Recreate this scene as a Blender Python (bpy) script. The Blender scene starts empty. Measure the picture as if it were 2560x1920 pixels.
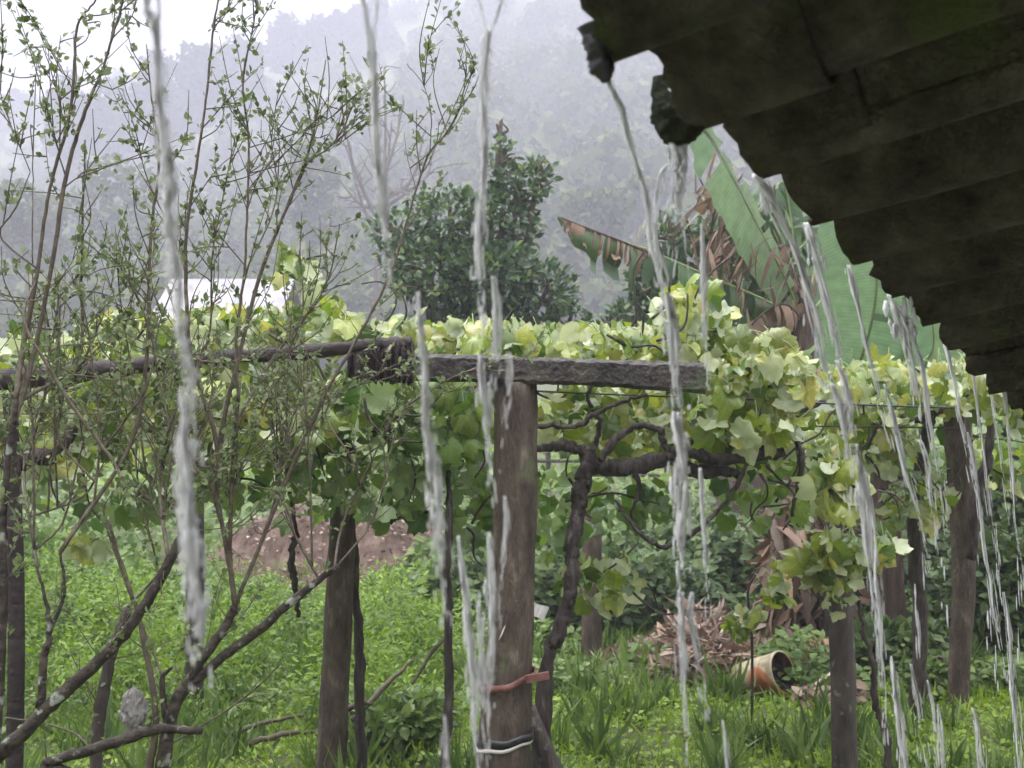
import bpy, math, random
import numpy as np
from mathutils import Vector

# ------------------------------------------------------------------ camera, sky, sun, exposure
SC = bpy.context.scene
COL = SC.collection
F = 3100.0            # focal length in pixels of the 2560 px wide photograph
CAMZ = 1.75
rng = np.random.default_rng(7)
random.seed(7)

cam_data = bpy.data.cameras.new("camera")
cam = bpy.data.objects.new("camera", cam_data)
COL.objects.link(cam)
cam.location = (0, 0, CAMZ)
cam.rotation_euler = (math.radians(90), 0, 0)
cam_data.sensor_width = 36.0
cam_data.lens = 36.0 * F / 2560.0
cam_data.clip_start = 0.05
cam_data.clip_end = 3000.0
cam_data.dof.use_dof = True
cam_data.dof.focus_distance = 3.1
cam_data.dof.aperture_fstop = 10.5
SC.camera = cam

world = bpy.data.worlds.new("World")
SC.world = world
world.use_nodes = True
wn, wl = world.node_tree.nodes, world.node_tree.links
wn.clear()
w_out = wn.new("ShaderNodeOutputWorld")
w_bg = wn.new("ShaderNodeBackground")
w_bg.inputs["Strength"].default_value = 0.1
sky = wn.new("ShaderNodeTexSky")
sky.sky_type = 'NISHITA'
sky.sun_disc = False
sky.sun_elevation = math.radians(62)
sky.sun_rotation = math.radians(288)
sky.dust_density = 6.0
# overcast: a cloud deck, brighter overhead than at the horizon, over the clear sky
w_co = wn.new("ShaderNodeTexCoord")
w_sep = wn.new("ShaderNodeSeparateXYZ")
wl.new(w_co.outputs["Generated"], w_sep.inputs[0])
w_mr = wn.new("ShaderNodeMapRange")
w_mr.inputs["From Min"].default_value = 0.0
w_mr.inputs["From Max"].default_value = 1.0
w_mr.inputs["To Min"].default_value = 1.5
w_mr.inputs["To Max"].default_value = 35.0
w_pw = wn.new("ShaderNodeMath"); w_pw.operation = 'POWER'; w_pw.use_clamp = True
w_pw.inputs[1].default_value = 1.9
w_mx = wn.new("ShaderNodeMath"); w_mx.operation = 'MAXIMUM'; w_mx.inputs[1].default_value = 0.0
wl.new(w_sep.outputs["Z"], w_mx.inputs[0])
wl.new(w_mx.outputs[0], w_pw.inputs[0])
wl.new(w_pw.outputs[0], w_mr.inputs["Value"])
w_sc = wn.new("ShaderNodeVectorMath"); w_sc.operation = 'SCALE'
w_sc.inputs[0].default_value = (0.945, 0.94, 1.01)
wl.new(w_mr.outputs["Result"], w_sc.inputs["Scale"])
w_mix = wn.new("ShaderNodeMix"); w_mix.data_type = 'RGBA'
w_mix.inputs["Factor"].default_value = 0.03
wl.new(w_sc.outputs[0], w_mix.inputs["A"])
wl.new(sky.outputs["Color"], w_mix.inputs["B"])
wl.new(w_mix.outputs["Result"], w_bg.inputs["Color"])
wl.new(w_bg.outputs[0], w_out.inputs["Surface"])

sun_data = bpy.data.lights.new("sun", 'SUN')
sun_data.energy = 1.5
sun_data.angle = math.radians(40)
sun_data.color = (1.0, 0.97, 0.93)
sun = bpy.data.objects.new("sun", sun_data)
COL.objects.link(sun)
sun.rotation_euler = Vector((.45, -.15, -.88)).to_track_quat('-Z', 'Y').to_euler()

vs = SC.view_settings
vs.view_transform = 'Standard'
vs.look = 'None'
vs.exposure = 1.5
vs.gamma = 1.0
vs.use_curve_mapping = False
cy = SC.cycles
cy.use_denoising = True
cy.max_bounces = 5
cy.diffuse_bounces = 2
cy.glossy_bounces = 3
cy.transmission_bounces = 5
cy.transparent_max_bounces = 12
cy.volume_bounces = 1
cy.adaptive_threshold = 0.03
cy.caustics_reflective = False
cy.caustics_refractive = False
cy.sample_clamp_indirect = 6.0

# ------------------------------------------------------------------ helpers
def P(x, y, d):
    """A point seen at pixel x, y of the photograph, d metres away along the view."""
    return np.array([(x - 1280.0) / F * d, d, CAMZ + (960.0 - y) / F * d])

def tag(o, label=None, cat=None, group=None, kind=None):
    if label: o["label"] = label
    if cat: o["category"] = cat
    if group: o["group"] = group
    if kind: o["kind"] = kind
    return o

def empty(name, loc=(0, 0, 0)):
    o = bpy.data.objects.new(name, None)
    o.empty_display_size = 0.1
    COL.objects.link(o)
    o.location = loc
    return o

def np_mesh(name, V, Fa, UV=None, smooth=True):
    """V (n,3); Fa (m,k) faces of one size; UV (m,k,2)."""
    V = np.asarray(V, dtype=np.float32); Fa = np.asarray(Fa, dtype=np.int32)
    me = bpy.data.meshes.new(name)
    m, k = Fa.shape
    me.vertices.add(len(V)); me.vertices.foreach_set("co", V.ravel())
    me.loops.add(m * k); me.loops.foreach_set("vertex_index", Fa.ravel())
    me.polygons.add(m)
    me.polygons.foreach_set("loop_start", np.arange(0, m * k, k, dtype=np.int32))
    me.polygons.foreach_set("loop_total", np.full(m, k, dtype=np.int32))
    if UV is not None:
        uvl = me.uv_layers.new(name="uv")
        uvl.data.foreach_set("uv", np.asarray(UV, dtype=np.float32).ravel())
    if smooth:
        me.polygons.foreach_set("use_smooth", np.ones(m, dtype=bool))
    me.update(calc_edges=True)
    me.validate()
    return me

def link(name, me, mat, parent=None, origin=None):
    o = bpy.data.objects.new(name, me)
    COL.objects.link(o)
    if mat is not None and not me.materials:
        me.materials.append(mat)
    if parent is not None:
        o.parent = parent
    return o

def local(V, parent):
    """World points into the frame of an unrotated parent Empty."""
    return np.asarray(V) - np.array(parent.location) if parent is not None else np.asarray(V)

class MB:
    """Collects triangles and quads for one mesh."""
    def __init__(self): self.v = []; self.f = []
    def add(self, V, Fs):
        b = len(self.v)
        self.v += [tuple(map(float, p)) for p in V]
        self.f += [tuple(int(i) + b for i in q) for q in Fs]
    def box(self, c, size, rot=None):
        s = np.array(size) / 2
        V = np.array([[x, y, z] for x in (-1, 1) for y in (-1, 1) for z in (-1, 1)]) * s
        if rot is not None: V = V @ np.array(rot).T
        self.add(V + np.array(c), [(0, 1, 3, 2), (4, 6, 7, 5), (0, 4, 5, 1), (2, 3, 7, 6), (0, 2, 6, 4), (1, 5, 7, 3)])
    def tube(self, pts, rad, n=7, cap=True):
        V, Fs = tube(pts, rad, n, cap); self.add(V, Fs)
    def build(self, name, mat, parent=None, smooth=True):
        me = bpy.data.meshes.new(name)
        me.from_pydata([tuple(p) for p in local(self.v, parent)], [], self.f)
        if smooth: me.polygons.foreach_set("use_smooth", np.ones(len(me.polygons), dtype=bool))
        me.update()
        return link(name, me, mat, parent)

def catmull(pts, per=6):
    pts = np.asarray(pts, dtype=float)
    if len(pts) < 3:
        t = np.linspace(0, 1, per + 1)[:, None]
        return pts[0] * (1 - t) + pts[-1] * t
    Q = np.vstack([2 * pts[0] - pts[1], pts, 2 * pts[-1] - pts[-2]])
    out = []
    for i in range(1, len(Q) - 2):
        p0, p1, p2, p3 = Q[i - 1], Q[i], Q[i + 1], Q[i + 2]
        for t in np.linspace(0, 1, per, endpoint=False):
            out.append(0.5 * ((2 * p1) + (-p0 + p2) * t + (2 * p0 - 5 * p1 + 4 * p2 - p3) * t * t + (-p0 + 3 * p1 - 3 * p2 + p3) * t ** 3))
    out.append(Q[-2])
    return np.array(out)

def tube(pts, rad, n=7, cap=True, lump=None):
    pts = np.asarray(pts, dtype=float)
    m = len(pts)
    rad = np.broadcast_to(np.asarray(rad, dtype=float), (m,)) if np.ndim(rad) < 1 or len(rad) == m else np.interp(np.linspace(0, 1, m), np.linspace(0, 1, len(rad)), rad)
    T = np.gradient(pts, axis=0); T /= np.linalg.norm(T, axis=1)[:, None] + 1e-12
    up = np.array([0.0, 0.0, 1.0]) if abs(T[0][2]) < 0.9 else np.array([0.0, 1.0, 0.0])
    a = np.cross(T[0], up); a /= np.linalg.norm(a)
    V = []
    ang = np.linspace(0, 2 * np.pi, n, endpoint=False)
    for i in range(m):
        a = a - T[i] * a.dot(T[i]); a /= np.linalg.norm(a) + 1e-12
        b = np.cross(T[i], a)
        r = rad[i] * (np.ones(n) if lump is None else lump[i])
        V.append(pts[i] + (np.cos(ang) * r)[:, None] * a + (np.sin(ang) * r)[:, None] * b)
    V = np.vstack(V)
    Fs = [(i * n + j, i * n + (j + 1) % n, (i + 1) * n + (j + 1) % n, (i + 1) * n + j) for i in range(m - 1) for j in range(n)]
    if cap:
        V = np.vstack([V, pts[0], pts[-1]])
        Fs += [(m * n, (j + 1) % n, j) for j in range(n)]
        Fs += [(m * n + 1, (m - 1) * n + j, (m - 1) * n + (j + 1) % n) for j in range(n)]
    return V, Fs

def limb(name, pix, d, rad, mat, parent, n=7, per=6, wob=0.0, world=None, gnarl=0.0):
    """A tapering branch through pixels at depth(s) d."""
    if world is None: dd = d if np.ndim(d) else np.full(len(pix), d)
    pts = np.array([P(x, y, q) for (x, y), q in zip(pix, dd)]) if world is None else np.asarray(world)
    c = catmull(pts, per)
    if wob: c = c + rng.normal(0, wob, c.shape)
    r = np.interp(np.linspace(0, 1, len(c)), np.linspace(0, 1, len(rad)), rad)
    r = r * np.interp(np.linspace(0, 1, len(c)), np.linspace(0, 1, max(3, len(c) // 5)), rng.uniform(0.88, 1.12, max(3, len(c) // 5)))
    m = MB()
    if gnarl:
        lm = rng.normal(0, gnarl, (len(c), n)); lm = 1 + (lm + .8 * np.roll(lm, 1, 0) + .6 * np.roll(lm, 2, 0)) / 1.5
        V, Fs = tube(c, r, n, True, lm); m.add(V, Fs)
    else:
        m.tube(c, r, n)
    return m.build(name, mat, parent), c

def unit(v):
    v = np.asarray(v, dtype=float)
    return v / (np.linalg.norm(v, axis=-1, keepdims=True) + 1e-12)

def smooth_noise(x, y, seed=0, octaves=3):
    """Cheap smooth value noise from summed sines."""
    r = np.random.default_rng(seed); s = 0
    for o in range(octaves):
        for _ in range(4):
            a = r.uniform(0, 2 * np.pi); f = 2 ** o * r.uniform(0.7, 1.3)
            s = s + np.sin((x * np.cos(a) + y * np.sin(a)) * f + r.uniform(0, 6.28)) / (2 ** o)
    return s / 4

# ---- leaf templates: verts (k,3) with x along the tip, y across, z normal; triangles
def tmpl_ellipse(w=0.55, fold=0.15, droop=0.15, seg=3):
    t = np.linspace(0, 1, seg + 1)
    hw = w / 2 * np.sin(np.pi * np.clip(t * 0.96 + 0.04, 0, 1)) ** 0.8
    V = [(0, 0, 0)]
    for i in range(1, seg): V += [(t[i], hw[i], fold * hw[i] - droop * t[i] ** 2), (t[i], 0, -droop * t[i] ** 2), (t[i], -hw[i], fold * hw[i] - droop * t[i] ** 2)]
    V.append((1, 0, -droop))
    Fs = [(0, 2, 1), (0, 3, 2)]
    for i in range(seg - 2):
        a = 1 + 3 * i; b = a + 3
        Fs += [(a, a + 1, b + 1), (a, b + 1, b), (a + 1, a + 2, b + 2), (a + 1, b + 2, b + 1)]
    a = 1 + 3 * (seg - 2); e = len(V) - 1
    Fs += [(a, a + 1, e), (a + 1, a + 2, e)]
    return np.array(V, dtype=float), np.array(Fs)

def tmpl_grape(n=26, seed=0, mid=True, cup=0.12, fold=0.2, wave=0.05):
    r = np.random.default_rng(seed)
    th = np.linspace(-np.pi, np.pi, n + 1)[:-1] + np.pi / n
    lob = np.zeros(n)
    for a, l, w in ((0, .25, .60), (1.15, .19, .5), (-1.15, .19, .5), (2.2, .17, .5), (-2.2, .17, .5)):
        lob = np.maximum(lob, l * r.uniform(.85, 1.15) * np.exp(-((th - a) / w) ** 2))
    rad = (0.50 + lob) * (1 + 0.055 * np.where(np.arange(n) % 2 == 0, 1, -1)) * r.uniform(.94, 1.06, n)
    rad *= 1 - 0.65 * np.exp(-((np.abs(th) - np.pi) / .28) ** 2)
    ox = 0.3
    X = ox + rad * np.cos(th); Y = rad * np.sin(th)
    def zz(x, y, k):
        return -cup * (x ** 2 + y ** 2) + fold * np.abs(y) + wave * np.sin(5 * k + 3 * x)
    V = [(ox, 0, -cup * ox ** 2)]; Fs = []
    ph = r.uniform(0, 6)
    if mid:
        mx = ox + .5 * rad * np.cos(th); my = .5 * rad * np.sin(th)
        V += list(zip(mx, my, zz(mx, my, 0) )) + list(zip(X, Y, zz(X, Y, th + ph)))
        for j in range(n):
            k = (j + 1) % n
            Fs += [(0, 1 + j, 1 + k), (1 + j, 1 + n + j, 1 + n + k), (1 + j, 1 + n + k, 1 + k)]
    else:
        V += list(zip(X, Y, zz(X, Y, th + ph)))
        for j in range(n): Fs.append((0, 1 + j, 1 + (j + 1) % n))
    return np.array(V, dtype=float), np.array(Fs)

def scatter(tm, pos, tip, nrm, size):
    """Merged leaves: templates list tm, one random template for each leaf."""
    pos = np.asarray(pos); N = len(pos)
    t = unit(tip); n = unit(nrm - t * np.sum(nrm * t, axis=1, keepdims=True)); b = np.cross(n, t)
    size = np.broadcast_to(size, (N,))
    which = rng.integers(0, len(tm), N)
    VV, FF, UU, base = [], [], [], 0
    for k, (V, Fs) in enumerate(tm):
        ix = np.where(which == k)[0]
        if len(ix) == 0: continue
        s = size[ix][:, None, None]
        W = pos[ix][:, None, :] + s * (V[None, :, 0:1] * t[ix][:, None, :] + V[None, :, 1:2] * b[ix][:, None, :] + V[None, :, 2:3] * n[ix][:, None, :])
        f = Fs[None] + (np.arange(len(ix)) * len(V))[:, None, None] + base
        VV.append(W.reshape(-1, 3)); FF.append(f.reshape(-1, Fs.shape[1])); base += len(ix) * len(V)
        UU.append(np.broadcast_to(V[Fs][None, :, :, :2], (len(ix),) + Fs.shape + (2,)).reshape(-1, Fs.shape[1], 2))
    return np.vstack(VV), np.vstack(FF), np.vstack(UU)

def leaves(name, tm, pos, tip, nrm, size, mat, parent=None, stuff=True):
    V, Fs, U = scatter(tm, pos, tip, nrm, size)
    o = link(name, np_mesh(name, local(V, parent), Fs, U), mat, parent)
    if stuff: o["kind"] = "stuff"
    return o

# ------------------------------------------------------------------ materials
MATS = {}
def nodes(name):
    m = bpy.data.materials.new(name); m.use_nodes = True
    nt = m.node_tree; nt.nodes.clear()
    return m, nt.nodes, nt.links

def ramp(N, stops):
    r = N.new("ShaderNodeValToRGB")
    e = r.color_ramp.elements
    while len(e) < len(stops): e.new(0.5)
    for i, (p, c) in enumerate(stops):
        e[i].position = p; e[i].color = (*c, 1.0)
    return r

def mat_leaf(name, cols, under=None, transl=0.35, rough=0.4, spec=0.4, veins=0.0, tcol=1.25, ribs=0.0, drift=0.0):
    """Leaf: colour varies from leaf to leaf; paler underside; light comes through."""
    m, N, L = nodes(name)
    g = N.new("ShaderNodeNewGeometry"); oi = N.new("ShaderNodeObjectInfo")
    a = N.new("ShaderNodeMath"); a.operation = 'ADD'; L.new(g.outputs["Random Per Island"], a.inputs[0]); L.new(oi.outputs["Random"], a.inputs[1])
    fr = N.new("ShaderNodeMath"); fr.operation = 'FRACT'; L.new(a.outputs[0], fr.inputs[0])
    rp = ramp(N, [(i / (len(cols) - 1), c) for i, c in enumerate(cols)]); L.new(fr.outputs[0], rp.inputs[0])
    col = rp.outputs["Color"]
    tc = N.new("ShaderNodeTexCoord")
    nz = N.new("ShaderNodeTexNoise"); nz.inputs["Scale"].default_value = 14.0; nz.inputs["Detail"].default_value = 2.0
    L.new(tc.outputs["Object"], nz.inputs["Vector"])
    mul = N.new("ShaderNodeMix"); mul.data_type = 'RGBA'; mul.blend_type = 'MULTIPLY'; mul.inputs["Factor"].default_value = 0.55
    nr = ramp(N, [(0.3, (0.6, 0.6, 0.55)), (0.7, (1.15, 1.15, 1.1))]); L.new(nz.outputs["Fac"], nr.inputs[0])
    L.new(col, mul.inputs["A"]); L.new(nr.outputs["Color"], mul.inputs["B"]); col = mul.outputs["Result"]
    if drift:
        n2 = N.new("ShaderNodeTexNoise"); n2.inputs["Scale"].default_value = 1.6; n2.inputs["Detail"].default_value = 3.0; L.new(tc.outputs["Object"], n2.inputs["Vector"])
        r2 = ramp(N, [(0.35, (0.42, 0.5, 0.45)), (0.62, (1.12, 1.1, 1.0))]); L.new(n2.outputs["Fac"], r2.inputs[0])
        m2 = N.new("ShaderNodeMix"); m2.data_type = 'RGBA'; m2.blend_type = 'MULTIPLY'; m2.inputs["Factor"].default_value = drift
        L.new(col, m2.inputs["A"]); L.new(r2.outputs["Color"], m2.inputs["B"]); col = m2.outputs["Result"]
    if veins:
        uv = N.new("ShaderNodeUVMap"); sp = N.new("ShaderNodeSeparateXYZ"); L.new(uv.outputs[0], sp.inputs[0])
        sx = N.new("ShaderNodeMath"); sx.operation = 'SUBTRACT'; sx.inputs[1].default_value = 0.02; L.new(sp.outputs[0], sx.inputs[0])
        at = N.new("ShaderNodeMath"); at.operation = 'ARCTAN2'; L.new(sp.outputs[1], at.inputs[0]); L.new(sx.outputs[0], at.inputs[1])
        mm = N.new("ShaderNodeMath"); mm.operation = 'PINGPONG'; mm.inputs[1].default_value = 0.36; L.new(at.outputs[0], mm.inputs[0])
        vr = ramp(N, [(0.0, (1.35, 1.3, 1.2)), (0.07, (1, 1, 1)), (1.0, (0.95, 0.95, 0.95))]); L.new(mm.outputs[0], vr.inputs[0])
        mv = N.new("ShaderNodeMix"); mv.data_type = 'RGBA'; mv.blend_type = 'MULTIPLY'; mv.inputs["Factor"].default_value = veins
        L.new(col, mv.inputs["A"]); L.new(vr.outputs["Color"], mv.inputs["B"]); col = mv.outputs["Result"]
    if ribs:
        uv = N.new("ShaderNodeUVMap"); sp = N.new("ShaderNodeSeparateXYZ"); L.new(uv.outputs[0], sp.inputs[0])
        fr_ = N.new("ShaderNodeMath"); fr_.operation = 'MULTIPLY'; fr_.inputs[1].default_value = 520.0; L.new(sp.outputs[0], fr_.inputs[0])
        sn = N.new("ShaderNodeMath"); sn.operation = 'SINE'; L.new(fr_.outputs[0], sn.inputs[0])
        mr_ = N.new("ShaderNodeMapRange"); mr_.inputs["From Min"].default_value = -1; mr_.inputs["To Min"].default_value = 1 - ribs; mr_.inputs["To Max"].default_value = 1 + ribs; L.new(sn.outputs[0], mr_.inputs["Value"])
        vm = N.new("ShaderNodeVectorMath"); vm.operation = 'SCALE'; L.new(col, vm.inputs[0]); L.new(mr_.outputs[0], vm.inputs["Scale"]); col = vm.outputs[0]
    if under:
        mu = N.new("ShaderNodeMix"); mu.data_type = 'RGBA'
        sc_ = N.new("ShaderNodeMath"); sc_.operation = 'MULTIPLY'; sc_.inputs[1].default_value = 0.75
        L.new(g.outputs["Backfacing"], sc_.inputs[0]); L.new(sc_.outputs[0], mu.inputs["Factor"])
        L.new(col, mu.inputs["A"]); mu.inputs["B"].default_value = (*under, 1); col = mu.outputs["Result"]
    p = N.new("ShaderNodeBsdfPrincipled"); p.inputs["Roughness"].default_value = rough; p.inputs["Specular IOR Level"].default_value = spec
    L.new(col, p.inputs["Base Color"])
    out = N.new("ShaderNodeOutputMaterial")
    if transl > 0:
        hs = N.new("ShaderNodeHueSaturation"); hs.inputs["Value"].default_value = tcol; hs.inputs["Saturation"].default_value = 1.1; L.new(col, hs.inputs["Color"])
        t = N.new("ShaderNodeBsdfTranslucent"); L.new(hs.outputs[0], t.inputs["Color"])
        mx = N.new("ShaderNodeMixShader"); mx.inputs[0].default_value = transl
        L.new(p.outputs[0], mx.inputs[1]); L.new(t.outputs[0], mx.inputs[2]); L.new(mx.outputs[0], out.inputs[0])
    else:
        L.new(p.outputs[0], out.inputs[0])
    return m

def mat_rough(name, cols, scale=8.0, rough=0.8, spec=0.3, bump=0.4, bscale=40.0, stretch=(1, 1, 1), patches=None, coords="Object"):
    """Mottled matter: bark, concrete, soil. patches = (colour, scale, threshold) for lichen or moss."""
    m, N, L = nodes(name)
    tc = N.new("ShaderNodeTexCoord"); mp = N.new("ShaderNodeMapping"); mp.inputs["Scale"].default_value = stretch
    L.new(tc.outputs[coords], mp.inputs["Vector"])
    nz = N.new("ShaderNodeTexNoise"); nz.inputs["Scale"].default_value = scale; nz.inputs["Detail"].default_value = 6.0; nz.inputs["Roughness"].default_value = 0.65
    L.new(mp.outputs[0], nz.inputs["Vector"])
    k = len(cols)
    rp = ramp(N, [(0.28 + 0.44 * i / (k - 1), c) for i, c in enumerate(cols)]); L.new(nz.outputs["Fac"], rp.inputs[0])
    col = rp.outputs["Color"]
    if patches:
        pc, ps, th = patches
        n2 = N.new("ShaderNodeTexNoise"); n2.inputs["Scale"].default_value = ps; n2.inputs["Detail"].default_value = 4.0; L.new(tc.outputs[coords], n2.inputs["Vector"])
        r2 = ramp(N, [(th, (0, 0, 0)), (th + 0.07, (1, 1, 1))]); L.new(n2.outputs["Fac"], r2.inputs[0])
        mx = N.new("ShaderNodeMix"); mx.data_type = 'RGBA'; L.new(r2.outputs["Color"], mx.inputs["Factor"]); L.new(col, mx.inputs["A"]); mx.inputs["B"].default_value = (*pc, 1)
        col = mx.outputs["Result"]
    p = N.new("ShaderNodeBsdfPrincipled"); p.inputs["Roughness"].default_value = rough; p.inputs["Specular IOR Level"].default_value = spec
    L.new(col, p.inputs["Base Color"])
    if bump:
        n3 = N.new("ShaderNodeTexNoise"); n3.inputs["Scale"].default_value = bscale; n3.inputs["Detail"].default_value = 5.0; L.new(mp.outputs[0], n3.inputs["Vector"])
        b = N.new("ShaderNodeBump"); b.inputs["Strength"].default_value = bump; b.inputs["Distance"].default_value = 0.01
        L.new(n3.outputs["Fac"], b.inputs["Height"]); L.new(b.outputs[0], p.inputs["Normal"])
    out = N.new("ShaderNodeOutputMaterial"); L.new(p.outputs[0], out.inputs[0])
    return m

M = MATS
M["vine_leaf"] = mat_leaf("vine_leaf", [(.05, .10, .02), (.13, .21, .035), (.24, .32, .045), (.35, .41, .075), (.42, .40, .12), (.08, .15, .03), (.29, .35, .05)], under=(.48, .53, .33), transl=.40, rough=.22, spec=.8, veins=.7)
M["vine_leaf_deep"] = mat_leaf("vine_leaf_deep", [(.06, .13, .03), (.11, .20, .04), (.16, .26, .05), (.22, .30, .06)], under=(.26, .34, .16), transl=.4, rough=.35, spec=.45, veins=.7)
M["shrub_leaf"] = mat_leaf("shrub_leaf", [(.06, .10, .03), (.10, .15, .045), (.14, .19, .06), (.18, .22, .08)], under=(.20, .24, .13), transl=.3, rough=.45)
M["citrus_leaf"] = mat_leaf("citrus_leaf", [(.025, .06, .02), (.035, .085, .025), (.06, .12, .03), (.045, .09, .03)], under=(.09, .14, .06), transl=.25, rough=.35, spec=.5)
M["citrus_new"] = mat_leaf("citrus_new", [(.10, .19, .04), (.15, .24, .05), (.19, .27, .06)], under=(.16, .22, .09), transl=.35)
M["weed_leaf"] = mat_leaf("weed_leaf", [(.07, .13, .03), (.12, .20, .05), (.17, .25, .07), (.22, .30, .10)], transl=.35, rough=.5, drift=0.7)
M["fern_leaf"] = mat_leaf("fern_leaf", [(.085, .16, .026), (.16, .26, .034), (.24, .36, .05), (.20, .30, .047)], transl=.4, rough=.5, drift=0.75)
M["lawn_leaf"] = mat_leaf("lawn_leaf", [(.16, .27, .03), (.24, .37, .04), (.32, .45, .06), (.21, .32, .045)], transl=.35, rough=.5, drift=0.5)
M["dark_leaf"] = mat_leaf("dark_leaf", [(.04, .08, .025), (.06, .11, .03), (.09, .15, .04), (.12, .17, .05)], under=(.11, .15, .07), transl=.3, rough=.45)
M["wood_leaf"] = mat_leaf("wood_leaf", [(.05, .08, .04), (.08, .11, .045), (.12, .15, .05), (.17, .19, .07), (.07, .10, .05)], transl=.25, rough=.7, spec=.15)
M["ridge_leaf"] = mat_leaf("ridge_leaf", [(.03, .045, .03), (.045, .06, .035), (.06, .075, .045)], transl=.2, rough=.8, spec=.1)
M["dry_leaf"] = mat_leaf("dry_leaf", [(.05, .03, .02), (.15, .095, .07), (.27, .19, .14), (.44, .35, .28), (.08, .055, .04), (.22, .14, .10), (.34, .22, .14)], transl=.15, rough=.6)
M["banana_leaf"] = mat_leaf("banana_leaf", [(.15, .24, .13), (.18, .27, .15), (.20, .28, .14)], under=(.24, .33, .23), transl=.35, rough=.4, spec=.5, ribs=.08)
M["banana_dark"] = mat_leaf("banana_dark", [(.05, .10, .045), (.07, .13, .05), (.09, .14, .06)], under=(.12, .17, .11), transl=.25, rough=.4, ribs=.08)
M["banana_dead"] = mat_leaf("banana_dead", [(.17, .11, .08), (.24, .16, .11), (.30, .20, .13)], transl=.2, rough=.6, ribs=.08)
M["midrib"] = mat_rough("midrib", [(.18, .24, .09), (.26, .32, .13)], scale=6, rough=.5, bump=0)
M["twig"] = mat_rough("twig", [(.04, .032, .024), (.095, .078, .055), (.16, .135, .095)], scale=40, rough=.75, bump=.3)
M["limb"] = mat_rough("limb", [(.016, .012, .010), (.04, .032, .024), (.09, .075, .054)], scale=28, rough=.8, bump=1.0, bscale=60, patches=((.24, .26, .21), 26, .60))
M["vine_wood"] = mat_rough("vine_wood", [(.008, .006, .005), (.028, .021, .018), (.055, .044, .037), (.13, .11, .09)], scale=40, rough=.65, bump=1.0, bscale=90, stretch=(1, 1, .25))
M["post"] = mat_rough("post", [(.012, .009, .0065), (.052, .038, .027), (.09, .068, .049), (.20, .162, .122)], scale=13, rough=.7, bump=1.0, bscale=80, stretch=(1.4, 1.4, .5), patches=((.10, .11, .055), 6, .60))
M["post_dark"] = mat_rough("post_dark", [(.025, .02, .017), (.06, .05, .042), (.11, .095, .08)], scale=9, rough=.75, bump=.6, bscale=70, stretch=(1.4, 1.4, .5), patches=((.16, .17, .13), 14, .62))
M["beam"] = mat_rough("beam", [(.006, .005, .0035), (.016, .0125, .009), (.034, .027, .019), (.085, .070, .050)], scale=10, rough=.5, spec=.5, bump=1.0, bscale=55, patches=((.045, .055, .022), 5, .56))
M["log"] = mat_rough("log", [(.010, .008, .007), (.026, .019, .017), (.055, .042, .037)], scale=9, rough=.7, bump=1.0, bscale=40, stretch=(.35, 1, 1))
M["roof"] = mat_rough("roof", [(.018, .016, .011), (.044, .040, .029), (.068, .063, .046), (.11, .104, .078)], scale=14, rough=.92, spec=.12, bump=.9, bscale=150, patches=((.05, .065, .025), 5, .57))
M["moss"] = mat_rough("moss", [(.008, .010, .006), (.02, .024, .012), (.04, .045, .025)], scale=30, rough=.9, spec=.2, bump=.9, bscale=90)
M["soil"] = mat_rough("soil", [(.03, .019, .013), (.07, .046, .034), (.11, .075, .057), (.17, .125, .098)], scale=5, rough=.9, bump=.8, bscale=14)
M["ground"] = mat_rough("ground", [(.035, .03, .018), (.07, .075, .03), (.09, .12, .04), (.12, .15, .06)], scale=2.5, rough=.95, bump=.4, bscale=20)
M["hill"] = mat_rough("hill", [(.06, .08, .04), (.10, .12, .05), (.17, .18, .08)], scale=.03, rough=1, spec=.05, bump=0)
M["strap"] = mat_rough("strap", [(.06, .025, .02), (.17, .075, .06), (.26, .14, .12)], scale=18, rough=.7, bump=.2)
M["rubber"] = mat_rough("rubber", [(.006, .006, .006), (.02, .02, .02)], scale=20, rough=.35, spec=.5, bump=.2)
M["pale"] = mat_rough("pale", [(.42, .40, .36), (.62, .6, .56)], scale=14, rough=.6, bump=.2)
M["grime"] = mat_rough("grime", [(.10, .095, .085), (.24, .23, .21), (.36, .35, .33)], scale=30, rough=.5, bump=.6)
M["stem_brown"] = mat_rough("stem_brown", [(.02, .013, .010), (.06, .04, .03), (.15, .105, .078)], scale=14, rough=.7, bump=.6, bscale=20, stretch=(2, 2, .4))
M["grey_roof"] = mat_rough("grey_roof", [(.36, .37, .39), (.48, .49, .50)], scale=3, rough=.6, bump=.1)
M["white_roof"] = mat_rough("white_roof", [(.20, .19, .20), (.32, .31, .32)], scale=1.2, rough=.5, bump=.1)
M["wall"] = mat_rough("wall", [(.48, .44, .42), (.60, .56, .53)], scale=1.2, rough=.85, bump=.1)
M["bounce_white"] = mat_rough("bounce_white", [(.62, .61, .58), (.78, .77, .74)], scale=2, rough=.85, bump=.1)  # white chosen for bounce light, on the added unseen wall
M["bounce_pale"] = mat_rough("bounce_pale", [(.30, .29, .27), (.45, .44, .41)], scale=3, rough=.6, bump=.1)  # pale tone chosen for bounce light, on the added unseen floor
M["wood_dark"] = mat_rough("wood_dark", [(.05, .035, .028), (.10, .07, .055)], scale=5, rough=.7, bump=.3)
M["board"] = mat_rough("board", [(.22, .16, .125), (.38, .30, .25), (.50, .42, .36)], scale=12, rough=.7, bump=.3, stretch=(.3, 1, 1))
M["rust"] = mat_rough("rust", [(.10, .035, .02), (.2, .075, .035), (.30, .14, .06)], scale=10, rough=.8, bump=.4)
M["cardboard"] = mat_rough("cardboard", [(.38, .22, .15), (.52, .33, .24)], scale=6, rough=.8, bump=.2)
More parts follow.
